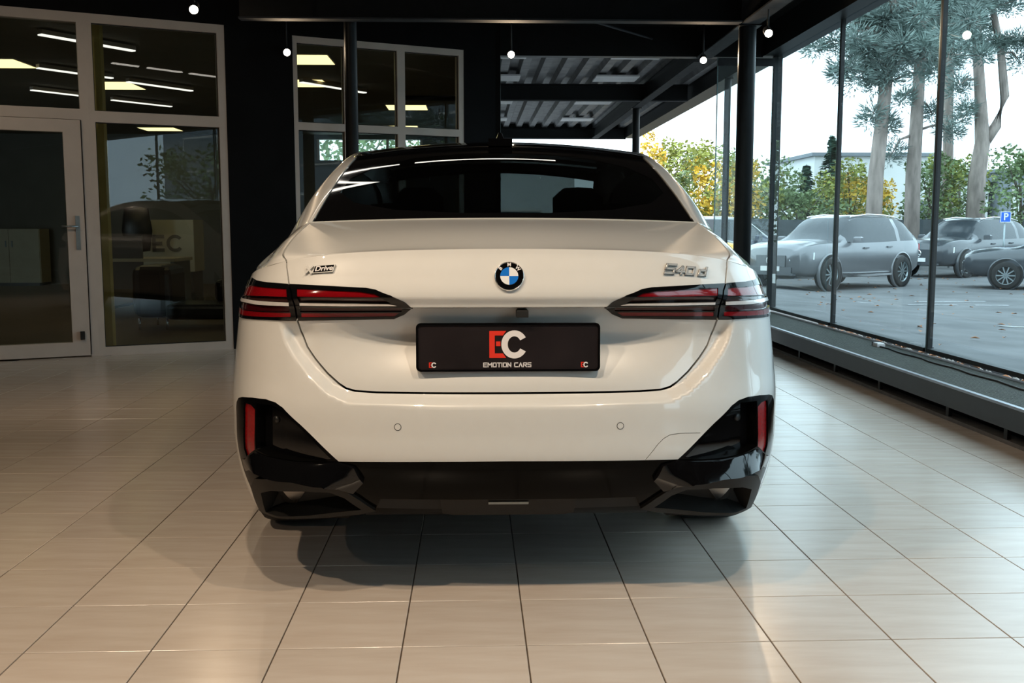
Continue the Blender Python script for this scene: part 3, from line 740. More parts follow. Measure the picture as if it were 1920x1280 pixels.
# black inner shell seen through the joints
g = MB(); A_ = np.linspace(-8.4, 8.4, 121); V_ = np.linspace(.2, 12.6, 45)
PP, VV = np.meshgrid(A_, V_); Q = shell(PP.ravel(), VV.ravel()); e = 2e-3
NN = np.cross(shell(PP.ravel() + e, VV.ravel()) - Q, shell(PP.ravel(), VV.ravel() + e) - Q); NN /= np.linalg.norm(NN, axis=1)[:, None]
if NN[60 + 121 * 12][1] > 0: NN = -NN
Q = Q - NN * .075; n = 121
g.add(Q, [(r * n + c, r * n + c + 1, (r + 1) * n + c + 1, (r + 1) * n + c) for r in range(44) for c in range(120)], True)
g.build('inner_shell', 'inner_black', CAR)
# ---- upper body
SU_ = [ribbon(upper, [(3.0, 0.), (3.0, 1.), (3.0, 2.), (3.0, 3.0)], .0026)]; SU_ += [mirror(SU_[0])]
WB = [ribbon(upper, [(-3.0, 3.0), (0, 3.0), (3.0, 3.0)], .004)]
RW = smooth_poly([(-2.96, 3.03), (2.96, 3.03), (2.96, 5.02), (-2.96, 5.02)], 0)
RWI = smooth_poly([(-2.80, 3.16), (2.80, 3.16), (2.72, 4.80), (-2.72, 4.80)], 2)
ROOF = [(-3.02, 5.02), (3.02, 5.02), (3.02, 8.0), (-3.02, 8.0)]
SIDEW = smooth_poly([(4.10, 4.1), (4.85, 3.85), (4.85, 8.7), (4.12, 8.0)], 1)
WIND = [(-3.0, 8.0), (3.0, 8.0), (3.0, 9.0), (-3.0, 9.0)]
uas = list(np.round(np.arange(-6, 6.01, .12), 4)); ubs = list(np.round(np.concatenate([np.arange(0, 6, .08), np.arange(6, 11.01, .2)]), 4))
if ubs[-1] < 11: ubs.append(11.)
UP = Panels(upper, uas, ubs, SU_ + WB + [RW, RWI, ROOF, WIND] + both(SIDEW), .1)
T0 = UP.t[np.argmin(np.abs(UP.cx) + np.abs(UP.cy - 6))]
fn = np.cross(UP.P[T0[1]] - UP.P[T0[0]], UP.P[T0[2]] - UP.P[T0[0]])
if fn[2] < 0: UP.t = UP.t[:, ::-1]
if UP.N[np.argmin(np.abs(UP.q[:, 0]) + np.abs(UP.q[:, 1] - 6))][2] < 0: UP.N *= -1
UP.take(SU_); UP.take(WB)
rw = empty('rear_window', (0, 0, 0), 0, CAR)
UP.build('glass', UP.take([RWI]), 'car_glass_dark', rw, off=-.004, thick=0)
UP.build('black_border', UP.take([RW]), 'gloss_black', rw, off=-.004, thick=.004)
UP.build('roof', UP.take([ROOF]), 'gloss_black', CAR, thick=.01)
UP.build('windshield', UP.take([WIND]), 'car_glass_front', CAR, off=-.003, thick=0)
for L in both(SIDEW): UP.build('side_window', UP.take([L]), 'window_dark', CAR, off=-.003, thick=.01)
UP.build('trunk_deck', UP.take(cond=lambda a, b: (np.abs(a) < 3) & (b < 3.1)), 'paint', lidobj, thick=.02)
UP.build('hood', UP.take(cond=lambda a, b: (b > 9)), 'paint', CAR, thick=.02)
UP.build('quarter_panel', UP.take(cond=lambda a, b: a > 0), 'paint', CAR, thick=.02)
UP.build('quarter_panel', UP.take(), 'paint', CAR, thick=.02)
# ---- antenna, wheels, underbody, seats
fz = float(upper(np.array([0.]), np.array([5.35]))[0][2])
m = MB(); m.add([(-.030, 1.44, fz - .03), (.030, 1.44, fz - .03), (.034, 1.62, fz - .02), (-.034, 1.62, fz - .02), (-.006, 1.50, fz + .042), (.006, 1.50, fz + .042), (.008, 1.52, fz + .042), (-.008, 1.52, fz + .042)],
    [(0, 1, 5, 4), (1, 2, 6, 5), (2, 3, 7, 6), (3, 0, 4, 7), (4, 5, 6, 7)])
m.box((0, 1.52, fz - .005), (.10, .22, .03)); m.build('antenna_fin', 'gloss_black', CAR)
def wheel(parent, c, r, wdt, side, spokes=10, rim='chrome_dark', seg=40):
    root = empty('wheel', c, 0, parent)
    w2 = wdt / 2
    MB().lathe([(r * .66, -w2), (r * .9, -w2 * 1.0), (r * .975, -w2 * .86), (r, -w2 * .6), (r, w2 * .6), (r * .975, w2 * .86), (r * .9, w2), (r * .66, w2)], (0, 0, 0), (1, 0, 0), seg).build('tyre', 'rubber', root)
    rm = MB(); rm.lathe([(r * .67, -w2 * .9), (r * .62, -w2 * .8), (r * .62, w2 * .8), (r * .67, w2 * .9)], (0, 0, 0), (1, 0, 0), seg); rm.build('rim', rim, root)
    sp = MB()
    for k in range(spokes):
        q = 2 * math.pi * k / spokes
        sp.box((side * w2 * .72, math.cos(q) * r * .34, math.sin(q) * r * .34), (.03, r * .60, r * .09), rx=q)
    sp.lathe([(0, side * w2 * .8), (r * .12, side * w2 * .78), (r * .14, side * w2 * .5)], (0, 0, 0), (1, 0, 0), 16); sp.build('spokes', rim, root)
    MB().lathe([(0, side * w2 * .45), (r * .5, side * w2 * .45)], (0, 0, 0), (1, 0, 0), 24).build('brake_disc', 'alu', root)
    return root
for sx in (-1, 1):
    wheel(CAR, (sx * .775, .98, .347), .347, .27, sx); wheel(CAR, (sx * .80, 3.975, .345), .345, .25, sx)
for sx in (-1, 1):
    for wc in (.98, 3.975):
        g = MB(); pts = []
        for k in range(13):
            q = math.pi * k / 12; pts.append((wc + .41 * math.cos(q), .30 + .43 * math.sin(q)))
        vs = [(sx * .56, y, z) for y, z in pts] + [(sx * .89, y, z) for y, z in pts]
        g.add(vs, [(k, k + 1, 14 + k, 13 + k) for k in range(12)] + [tuple(range(13))]); g.build('wheel_liner', 'under', CAR)
ub = MB(); ub.b2((-.55, .35, .215), (.55, 4.7, .26)); ub.b2((-.93, 1.42, .21), (.93, 3.53, .27)); ub.b2((-.74, .22, .25), (.74, .56, .30)); ub.build('underbody', 'under', CAR)
mu = MB(); mu.tube([(-.45, .30, .245), (.45, .30, .245)], .04, 10); mu.build('rear_muffler', 'under', CAR)
it = MB(); it.b2((-.72, .75, .55), (.72, 1.0, 1.10)); it.b2((-.70, .9, .5), (.70, 1.5, .8)); it.build('rear_seat', 'seat_black', CAR)
def headrest(x, y, z, w=.25):
    g = MB()
    g.lathe([(.0, -.07), (.06, -.065), (.085, -.03), (.085, .04), (.05, .085), (0, .09)], (0, 0, 0), n=16)
    g.v = [(a * w / .17 + x, b * .7 + y, c + z) for a, b, c in g.v]
    return g.build('headrest', 'seat_black', CAR)
for x in (-.42, .42): headrest(x, .98, 1.12)
headrest(0, .99, 1.08, .2)
for x in (-.38, .38):
    g = MB(); g.box((x, 2.05, .85), (.48, .16, .62), ch=.07); g.box((x, 2.3, .5), (.5, .55, .2), ch=.05); g.build('front_seat', 'seat_black', CAR); headrest(x, 2.0, 1.22, .24)
db_ = MB(); db_.b2((-.72, 3.1, .55), (.72, 3.75, .98)); db_.b2((-.12, 3.05, .95), (.35, 3.07, 1.06)); db_.build('dashboard', 'seat_black', CAR)
# ---- badge, plate and lettering on the boot lid
def frame_at(p, v, off):
    e = 1e-3; P = shell([p], [v])[0]; A = shell([p + e], [v])[0] - P; B = shell([p], [v + e])[0] - P
    N = np.cross(A, B); N /= np.linalg.norm(N); N = N if N[1] < 0 else -N
    X = Vector(A).normalized(); Nn = Vector(N); Y = Nn.cross(X).normalized(); X = Y.cross(Nn)
    return Matrix.Translation(Vector(P) + Nn * off) @ Matrix((X, Y, Nn)).transposed().to_4x4()
bm_ = frame_at(0, 10.80, .004)
bd = empty('badge', (0, 0, 0), 0, lidobj); bd.matrix_local = bm_
MB().lathe([(.042, -.006), (.0425, .002), (.041, .004), (.0395, .004), (.0395, .002)], (0, 0, 0), n=40).build('badge_ring', 'chrome', bd)
k_ = MB().lathe([(0, .002), (.0395, .002)], (0, 0, 0), n=40); k_.lathe([(.0270, .003), (.0262, .0045), (.0254, .003)], (0, 0, 0), n=40); k_.build('badge_disc', 'gloss_black', bd)
for q0, mm in ((0, 'badge_white'), (1, 'badge_blue'), (2, 'badge_white'), (3, 'badge_blue')):
    g = MB(); pts = [(0, 0, .004)] + [(.0255 * math.cos(math.pi / 2 * (q0 + t / 8)), .0255 * math.sin(math.pi / 2 * (q0 + t / 8)), .004) for t in range(9)]
    g.add(pts, [(0, t, t + 1) for t in range(1, 9)]); g.build('badge_quarter', mm, bd)
for ch, q in (('B', 138), ('M', 90), ('W', 42)):
    a = R(q); put_mesh('badge_letter', text_mesh(ch, .0145, .0006, bold=.0003), 'white_letter', bd, Matrix.Translation((.0328 * math.cos(a), .0328 * math.sin(a), .0035)) @ Matrix.Rotation(a - math.pi / 2, 4, 'Z'))
# model number: wide slanted metal figures
def stroke_mesh(glyphs, h, w, gap, t, ext, shear=.0):
    """glyphs: list of polylines in a unit box; returns MB centred on the origin"""
    mb = MB(); x = 0
    tot = sum((g[1] * w + gap) for g in glyphs) - gap
    for segs, gw, gh in glyphs:
        for pl_ in segs:
            for a, b in zip(pl_[:-1], pl_[1:]):
                ax, ay, bx, by = a[0] * gw * w, a[1] * h * gh, b[0] * gw * w, b[1] * h * gh
                L = math.hypot(bx - ax, by - ay); q = math.atan2(by - ay, bx - ax)
                cx, cy = (ax + bx) / 2, (ay + by) / 2
                k0 = len(mb.v); mb.box((x - tot / 2 + cx, cy - h / 2, ext / 2), (L + t, t, ext), rz=q)
                mb.v[k0:] = [(vx + shear * (vy + h / 2), vy, vz) for vx, vy, vz in mb.v[k0:]]
        x += gw * w + gap
    return mb
FIVE = ([[(1, 1), (.05, 1), (0, .52), (.95, .52), (.9, 0), (0, 0)]], 1.25, 1.0)
FOUR = ([[(.65, 0), (.65, 1), (0, .32), (1, .32)]], 1., .82)
ZERO = ([[(0, 0), (0, 1), (1, 1), (1, 0), (0, 0)]], 1., .82)
DEE = ([[(1, 0), (1, 1)], [(1, .62), (.05, .62), (0, 0), (1, 0)]], .9, .88)
tm540 = stroke_mesh([FIVE, FOUR, ZERO, ([], .15, 1), DEE], .026, .0225, .0075, .0050, .004, .32)
o = tm540.build('model_number', 'letter_silver', lidobj); o.matrix_local = frame_at(3.15, 11.34, .001)
o2 = stroke_mesh([FIVE, FOUR, ZERO, ([], .15, 1), DEE], .026, .0225, .0075, .0078, .0022, .32).build('number_outline', 'chrome_dark', o)
xm = frame_at(-3.46, 11.46, .001)
xr = empty('drive_badge', (0, 0, 0), 0, lidobj); xr.matrix_local = xm
g = MB(); g.prism([(-.018, -.010), (.044, -.010), (.050, .010), (-.012, .010)], 0, .003); g.build('badge_base', 'gloss_black', xr)
g = MB(); g.prism([(-.020, -.0115), (.045, -.0115), (.0455, -.0095), (-.0195, -.0095)], 0, .004); g.prism([(.0435, -.010), (.0455, -.010), (.052, .0105), (.0495, .0105)], 0, .004); g.build('badge_edge', 'letter_silver', xr)
put_mesh('badge_word', text_mesh('Drive', .0205, .0008, shear=.2, sx=1.22, bold=.0003), 'white_letter', xr, Matrix.Translation((.016, .0005, .0038)))
xx = MB(); xx.box((-.030, 0, .003), (.034, .0045, .005), rz=R(42)); xx.box((-.030, 0, .003), (.030, .006, .004), rz=R(-52)); xx.build('badge_cross', 'letter_silver', xr)
# dealer plate
PW_, PH_ = .530, .140
pm = Matrix.Translation((-.002, .026, .775)) @ Matrix.Rotation(R(90 - 3), 4, 'X')
pr_ = empty('dealer_plate', (0, 0, 0), 0, CAR); pr_.matrix_local = pm
def rrect(w, h, r, n=6):
    out = []
    for cx, cy, q0 in ((w / 2 - r, h / 2 - r, 0), (-w / 2 + r, h / 2 - r, 90), (-w / 2 + r, -h / 2 + r, 180), (w / 2 - r, -h / 2 + r, 270)):
        for k in range(n + 1): a = R(q0 + 90 * k / n); out.append((cx + r * math.cos(a), cy + r * math.sin(a)))
    return out
MB().prism(rrect(PW_, PH_, .014), -.012, .004).build('plate_board', 'plate_dark', pr_)
oc, ic = rrect(PW_, PH_, .014), rrect(PW_ - .012, PH_ - .012, .010)
n = len(oc); g = MB(); vs = [(x, y, .004) for x, y in oc] + [(x, y, .008) for x, y in oc] + [(x, y, .008) for x, y in ic] + [(x, y, .004) for x, y in ic]
fs = []
for l in range(3):
    for k in range(n): fs.append((l * n + k, l * n + (k + 1) % n, (l + 1) * n + (k + 1) % n, (l + 1) * n + k))
g.add(vs, fs); g.build('plate_rim', 'gloss_black', pr_)
def ec_logo(cx, cy, s, par):
    """E and C monogram; s = height"""
    t = .19 * s; x0 = cx - .66 * s
    e_ = MB()
    def bx(a0, a1, b0, b1): e_.b2((x0 + a0 * s, cy + b0 * s, .0042), (x0 + a1 * s, cy + b1 * s, .0054))
    bx(0, .20, -.5, .5)
    e_.prism([(x0 + .2 * s, cy + .33 * s), (x0 + .50 * s, cy + .33 * s), (x0 + .62 * s, cy + .5 * s), (x0 + .2 * s, cy + .5 * s)], .0042, .0054)
    e_.prism([(x0 + .2 * s, cy - .5 * s), (x0 + .62 * s, cy - .5 * s), (x0 + .50 * s, cy - .33 * s), (x0 + .2 * s, cy - .33 * s)], .0042, .0054)
    bx(.245, .41, -.06, .11)
    e_.build('letter_e', 'red_letter', par)
    c_ = MB(); ccx = cx + .265 * s; ro, ri = .52 * s, .30 * s; pts = []; q0, q1 = 30, 330
    for k in range(41): a = R(q0 + (q1 - q0) * k / 40); pts.append((a, ro, ri))
    vs = []
    for a, r1, r2 in pts: vs += [(ccx + r1 * .93 * math.cos(a), cy + r1 * math.sin(a), .0056), (ccx + r2 * .82 * math.cos(a), cy + r2 * math.sin(a), .0056)]
    c_.add(vs, [(2 * k, 2 * k + 2, 2 * k + 3, 2 * k + 1) for k in range(40)]); c_.build('letter_c', 'white_letter', par)
ec_logo(-.003, .008, .078, pr_); ec_logo(-.218, -.051, .0155, pr_); ec_logo(.220, -.051, .0155, pr_)
GL = {'E': [[(1, 1), (0, 1), (0, 0), (1, 0)], [(0, .5), (.9, .5)]], 'M': [[(0, 0), (0, 1), (.5, .45), (1, 1), (1, 0)]], 'O': [[(0, 0), (0, 1), (1, 1), (1, 0), (0, 0)]], 'T': [[(0, 1), (1, 1)], [(.5, 1), (.5, 0)]],
      'I': [[(0, 0), (0, 1)]], 'N': [[(0, 0), (0, 1), (1, 0), (1, 1)]], 'C': [[(1, 1), (0, 1), (0, 0), (1, 0)]], 'A': [[(0, 0), (.5, 1), (1, 0)]], 'R': [[(0, 0), (0, 1), (1, 1), (1, .5), (0, .5)], [(.4, .5), (1, 0)]], 'S': [[(1, 1), (0, 1), (0, .5), (1, .5), (1, 0), (0, 0)]], ' ': []}
word = [(GL[c], {'I': .02, ' ': .35, 'M': 1.25}.get(c, 1.), 1.) for c in 'EMOTION CARS']
sm = stroke_mesh(word, .0112, .0087, .0040, .0027, .0012)
sm.v = [(x - .003, y - .051, z + .0042) for x, y, z in sm.v]; sm.build('plate_word', 'white_letter', pr_)
# reversing camera, sensors, towing cover line, small sticker
g = MB(); g.box((.038, .022, .874), (.034, .05, .022), ch=.004); g.build('reversing_camera', 'inner_black', CAR)
for sx in (-1, 1):
    mt = frame_at(sx * 1.637, 4.31, .0006); g = MB().lathe([(.0095, -.002), (.0105, .0), (.0095, .0008), (.0088, .0)], (0, 0, 0), n=24); o = g.build('parking_sensor', 'under', CAR); o.matrix_local = mt
    g = MB().lathe([(0, .0003), (.0088, .0003)], (0, 0, 0), n=24); q = g.build('sensor_face', 'paint', o)
    mt = frame_at(sx * 4.7, 4.3, -.033); g = MB().lathe([(.011, -.002), (.011, .003), (.0, .003)], (0, 0, 0), n=20); o = g.build('parking_sensor', 'lamp_black', CAR); o.matrix_local = mt
mt = frame_at(0, 1.12, -.012); st = MB(); st.b2((-.060, -.006, 0), (.060, .006, .001)); o = st.build('part_sticker', 'alu', CAR); o.matrix_local = mt
# ------------------------------------------------------------------ office behind the partition
def Ls(q, o=.0): p = A0 + AD * q + AN * o; return (p.x, p.y)
OFP = [Ls(-4.3, .0), Ls(4.45, .0), (.10, 10.8), (.10, 20.6), (-11, 20.6), (-11, Ls(-4.3)[1])]
tag(MB().prism(OFP, -.05, .002).build('floor', 'office_floor'), kind='structure')
tag(MB().b2((-11.2, 20.5, -.05), (-3.1, 20.7, 3.0)).build('wall_office_back', 'office_wall'), kind='structure')
w = MB(); w.b2((-1.0, 20.5, -.05), (.10, 20.7, 3.0)); w.b2((-3.1, 20.5, -.05), (-1.0, 20.7, 2.46)); w.b2((-3.1, 20.5, 2.87), (-1.0, 20.7, 3.0))
tag(w.build('wall_office_window', 'office_wall'), kind='structure')
tag(MB().b2((.10, 10.6, -.05), (.22, 20.7, 3.0)).build('wall_office_right', 'office_wall'), kind='structure')
tag(MB().b2((-11.2, 5.2, -.05), (-11, 20.7, 3.0)).build('wall_office_left', 'office_wall'), kind='structure')
OCP = [Ls(-4.3, .13), Ls(4.4, .13), (.10, 10.8), (.10, 20.6), (-11, 20.6), (-11, Ls(-4.3)[1])]
tag(MB().prism(OCP, 2.96, 3.04).build('ceiling', 'office_ceiling'), kind='structure')
ow = empty('window_15', (-3.1, 20.55, 2.46)); ow['kind'] = 'structure'
MB().b2((0, 0, 0), (2.1, .01, .41)).build('pane', 'pane_glass', ow)
for x in (0, .68, 1.38, 2.05): MB().b2((x, -.04, 0), (x + .05, .04, .41)).build('mullion', 'frame_white', ow)
def led(x0, x1, y0, y1, lab):
    r_ = empty('led_panel', ((x0 + x1) / 2, (y0 + y1) / 2, 2.945)); a, b = (x1 - x0) / 2, (y1 - y0) / 2
    MB().b2((-a, -b, 0), (a, b, .004)).build('diffuser', 'led_panel', r_); MB().b2((-a - .015, -b - .015, .004), (a + .015, b + .015, .015)).build('housing', 'frame_white', r_)
    tag(r_, 'glowing yellow square office ceiling panel, ' + lab, 'ceiling light')
led(-4.95, -4.35, 13.2, 13.9, 'in the middle of the first office window'); led(-5.62, -5.02, 11.5, 12.1, 'above the glass door'); led(-6.15, -5.5, 19.1, 19.7, 'far back beyond the black sofa')
led(-2.15, -1.55, 11.1, 11.72, 'nearer one behind the second office window'); led(-2.45, -1.87, 12.92, 13.55, 'second one behind the second office window')
led(-1.30, -.70, 15.5, 16.1, 'deeper one behind the second office window'); led(-1.6, -1.0, 18.6, 19.2, 'deepest one behind the second office window')
def tube(x0, y0, x1, y1, z, lab):
    r_ = empty('linear_lamp', ((x0 + x1) / 2, (y0 + y1) / 2, z), math.atan2(y1 - y0, x1 - x0)); L = math.hypot(x1 - x0, y1 - y0) / 2
    MB().b2((-L, -.03, -.012), (L, .03, 0)).build('diffuser', 'tube_light', r_); MB().b2((-L, -.035, 0), (L, .035, .04)).build('housing', 'frame_white', r_)
    [MB().tube([(e_, 0, .04), (e_, 0, 2.955 - z)], .004, 6).build('suspension', 'alu', r_) for e_ in (-L * .8, L * .8)]
    tag(r_, 'slim white linear office lamp, ' + lab, 'ceiling light')
tube(-4.0, 9.75, -3.42, 10.60, 2.90, 'closest to the partition above the glass door')
tube(-4.86, 11.75, -4.30, 12.5, 2.90, 'second row above the glass door')
tube(-5.72, 13.6, -5.2, 14.3, 2.90, 'third row above the glass door')
tube(-4.22, 12.8, -3.66, 13.6, 2.90, 'just above the square panel in the first office window')
tube(-5.04, 14.6, -4.44, 15.35, 2.90, 'just below the square panel in the first office window')
tube(-2.10, 12.75, -1.42, 13.7, 2.90, 'behind the second office window')
# furniture
cab = empty('storage_cabinet', (-9.0, 20.15, 0))
MB().b2((-.55, -.2, .06), (.62, .25, 1.10)).build('body', 'office_cream', cab); MB().b2((-.5, -.18, 0), (.57, .2, .06)).build('plinth', 'office_grey', cab)
for k in (0, 1):
    o = MB().b2((-.54 + .58 * k, -.22, .07), (.03 + .58 * k, -.2, 1.09)).build('door', 'office_cream', cab); MB().b2((-.03 + .12 * k, -.235, .75), (-.01 + .12 * k, -.22, .87)).build('handle', 'alu', o)
tag(cab, 'cream two-door office cabinet far behind the glass door', 'cabinet')
pst = MB().b2((-3.45, 9.46, .002), (-3.35, 9.54, 2.96)).build('wood_post', 'office_yellow'); tag(pst, 'yellowish upright wooden post right behind the office glass', 'post')
rc = empty('reception_counter', (-4.3, 14.5, .002))
MB().b2((-.36, -.03, .50), (.36, .0, 1.23)).build('front_panel', 'poster_white', rc); MB().b2((-.33, 0, 0), (.33, .5, .52)).build('base', 'office_grey', rc); MB().b2((-.36, 0, 1.15), (.36, .5, 1.23)).build('top', 'office_cream', rc); MB().b2((-.36, 0, .5), (-.32, .5, 1.15)).build('side_panel', 'office_cream', rc); MB().b2((.32, 0, .5), (.36, .5, 1.15)).build('side_panel', 'office_cream', rc)
ME = Matrix.Translation((0, -.032, .90)) @ Matrix.Rotation(R(90), 4, 'X')
g = MB()
for a0, a1, b0, b1 in ((-.22, -.17, -.12, .12), (-.22, -.05, .07, .12), (-.22, -.08, -.025, .025), (-.22, -.05, -.12, -.07)): g.b2((a0, b0, 0), (a1, b1, .004))
o = g.build('letter_e', 'poster_grey', rc); o.matrix_local = ME
g = MB(); vs = []
for k in range(25):
    a = R(40 + 280 * k / 24); vs += [(.10 + .12 * math.cos(a), .12 * math.sin(a), .004), (.10 + .075 * math.cos(a), .075 * math.sin(a), .004)]
g.add(vs, [(2 * k, 2 * k + 2, 2 * k + 3, 2 * k + 1) for k in range(24)]); o = g.build('letter_c', 'poster_grey', rc); o.matrix_local = ME
tag(rc, 'white reception counter front with a grey EC monogram in the office', 'counter')
dk = empty('office_desk', (-4.45, 13.1, 0))
MB().b2((-.45, -.4, .70), (.75, .4, .74)).build('desk_top', 'office_cream', dk); MB().b2((-.42, -.38, .36), (.35, -.35, 1.02)).build('screen_panel', 'office_grey', dk)
for x in (-.40, .68): MB().b2((x, -.35, 0), (x + .05, .35, .70)).build('leg', 'alu', dk)
tag(dk, 'office desk with a grey screen panel beside the reception counter', 'desk')
ch = empty('office_chair', (-4.62, 13.95, .002))
MB().lathe([(0, -.04), (.22, -.04), (.24, 0), (.2, .05), (0, .05)], (0, 0, .48), n=18).build('seat', 'leather_black', ch)
g = MB(); g.lathe([(0, -.30), (.17, -.28), (.21, 0), (.17, .3), (0, .33)], (0, 0, 0), n=18); g.v = [(a, b * .25 + .2, c + 1.08) for a, b, c in g.v]; g.build('backrest', 'leather_black', ch)
MB().tube([(0, 0, .08), (0, 0, .45)], .03, 10).build('gas_lift', 'chrome', ch)
for k in range(5): a = 2 * math.pi * k / 5; MB().tube([(0, 0, .09), (.28 * math.cos(a), .28 * math.sin(a), .05)], .018, 6).build('base_arm', 'leather_black', ch)
tag(ch, 'black swivel chair behind the office desk', 'chair')
sf = empty('black_sofa', (-3.25, 11.45, 0))
def soft(name, c, d, par, m='leather_black', ch_=.05):
    o = MB().box((0, 0, 0), d).build(name, m, par, loc=c)
    b = o.modifiers.new('bevel', 'BEVEL'); b.width = ch_; b.segments = 3
    return o
soft('arm_back', (-.28, .05, .42), (.42, .70, .58), sf, ch_=.10); soft('seat', (.42, .05, .20), (1.1, .70, .17), sf); soft('cushion', (.42, .25, .40), (.26, .20, .27), sf, ch_=.08)
for x, y in ((-.42, -.25), (-.12, -.25), (.55, -.25), (.85, -.25), (-.4, .33), (.85, .33)): MB().tube([(x, y, 0), (x, y, .13)], .014, 8).build('leg', 'chrome', sf)
tag(sf, 'black leather lounge sofa with high rounded end behind the office glass', 'sofa')
# ------------------------------------------------------------------ outdoors
def gz(x): return -.0 if x < 3.4 else (-.30 * (x - 3.4) / 4.6 if x < 8 else -.30)
vs = []; fs = []; xs = [-60, .26, 3.31, 4.3, 6, 8, 30, 140]; ys = [-90, -20, 11.0, 25, 60, 160]
for y in ys:
    for x in xs: vs.append((x, y, gz(x) - .02))
for j in range(len(ys) - 1):
    for i in range(len(xs) - 1):
        if xs[i + 1] <= 3.32 and ys[j + 1] <= 11.0: continue
        if xs[i + 1] <= .27 and ys[j] < 60 and ys[j + 1] <= 25: continue
        a = j * len(xs) + i; fs.append((a, a + 1, a + 1 + len(xs), a + len(xs)))
tag(MB().add(vs, fs).build('floor_yard', 'asphalt'), kind='structure')
# gravel strip and leaves
g = MB()
for k in range(2600):
    x = 3.42 + rnd.random() * .85; y = 3.5 + rnd.random() * 9.5; s = .012 + rnd.random() * .02; z = gz(x) - .01
    a = rnd.random() * 3; c, d_ = math.cos(a) * s, math.sin(a) * s
    g.add([(x + c, y + d_, z), (x - d_, y + c, z), (x - c, y - d_, z), (x + d_, y - c, z), (x, y, z + s * .8)], [(0, 1, 4), (1, 2, 4), (2, 3, 4), (3, 0, 4)])
tag(g.build('gravel_strip', 'gravel'), 'pale gravel bed along the outside of the glass front', 'gravel', kind='stuff')
g = MB()
for k in range(700):
    if k < 260: x, y = 3.5 + rnd.random() * .8, 4 + rnd.random() * 8
    else: x, y = 4 + rnd.random() * 16, 8 + rnd.random() * 24
    z = gz(x) + .008; s = .03 + rnd.random() * .04; a = rnd.random() * 6; c, d_ = math.cos(a) * s, math.sin(a) * s
    g.add([(x + c, y + d_, z), (x - d_ * .6, y + c * .6, z + .02), (x - c, y - d_, z), (x + d_ * .6, y - c * .6, z + .015)], [(0, 1, 2), (0, 2, 3)])
tag(g.build('fallen_leaves', 'leaf_fallen'), 'brown autumn leaves scattered over the yard and gravel', 'leaves', kind='stuff')
tag(MB().b2((4.32, -6, gz(4.32) - .1), (4.40, 12.5, gz(4.32) + .01)).build('trim_kerb', 'house_grey'), kind='structure')
def line(p0, p1, w_, lab):
    p0 = Vector((*p0, 0)); p1 = Vector((*p1, 0)); d_ = (p1 - p0); n_ = Vector((-d_.y, d_.x, 0)).normalized() * w_ / 2; g = MB(); N_ = 14
    for k in range(N_):
        if rnd.random() < .22: continue
        a = p0 + d_ * (k / N_); b = p0 + d_ * ((k + .96) / N_); j = [rnd.uniform(.4, 1) for _ in range(4)]
        q = [a - n_ * j[0], b - n_ * j[1], b + n_ * j[2], a + n_ * j[3]]
        g.add([(v.x, v.y, gz(v.x) - .012) for v in q], [(0, 1, 2, 3)])
    tag(g.build('parking_line', 'paint_line'), lab, 'road marking')
line((7.2, 18.6), (11.5, 18.2), .12, 'worn white parking line in front of the silver SUV'); line((8.6, 19.3), (12.6, 19.4), .10, 'thin worn white line just behind the first parking line')
line((7.6, 14.2), (10.8, 14.6), .14, 'worn white parking line nearest the glass front'); line((10.5, 15.8), (13.5, 17.8), .16, 'slanting worn white parking line towards the dark cars')
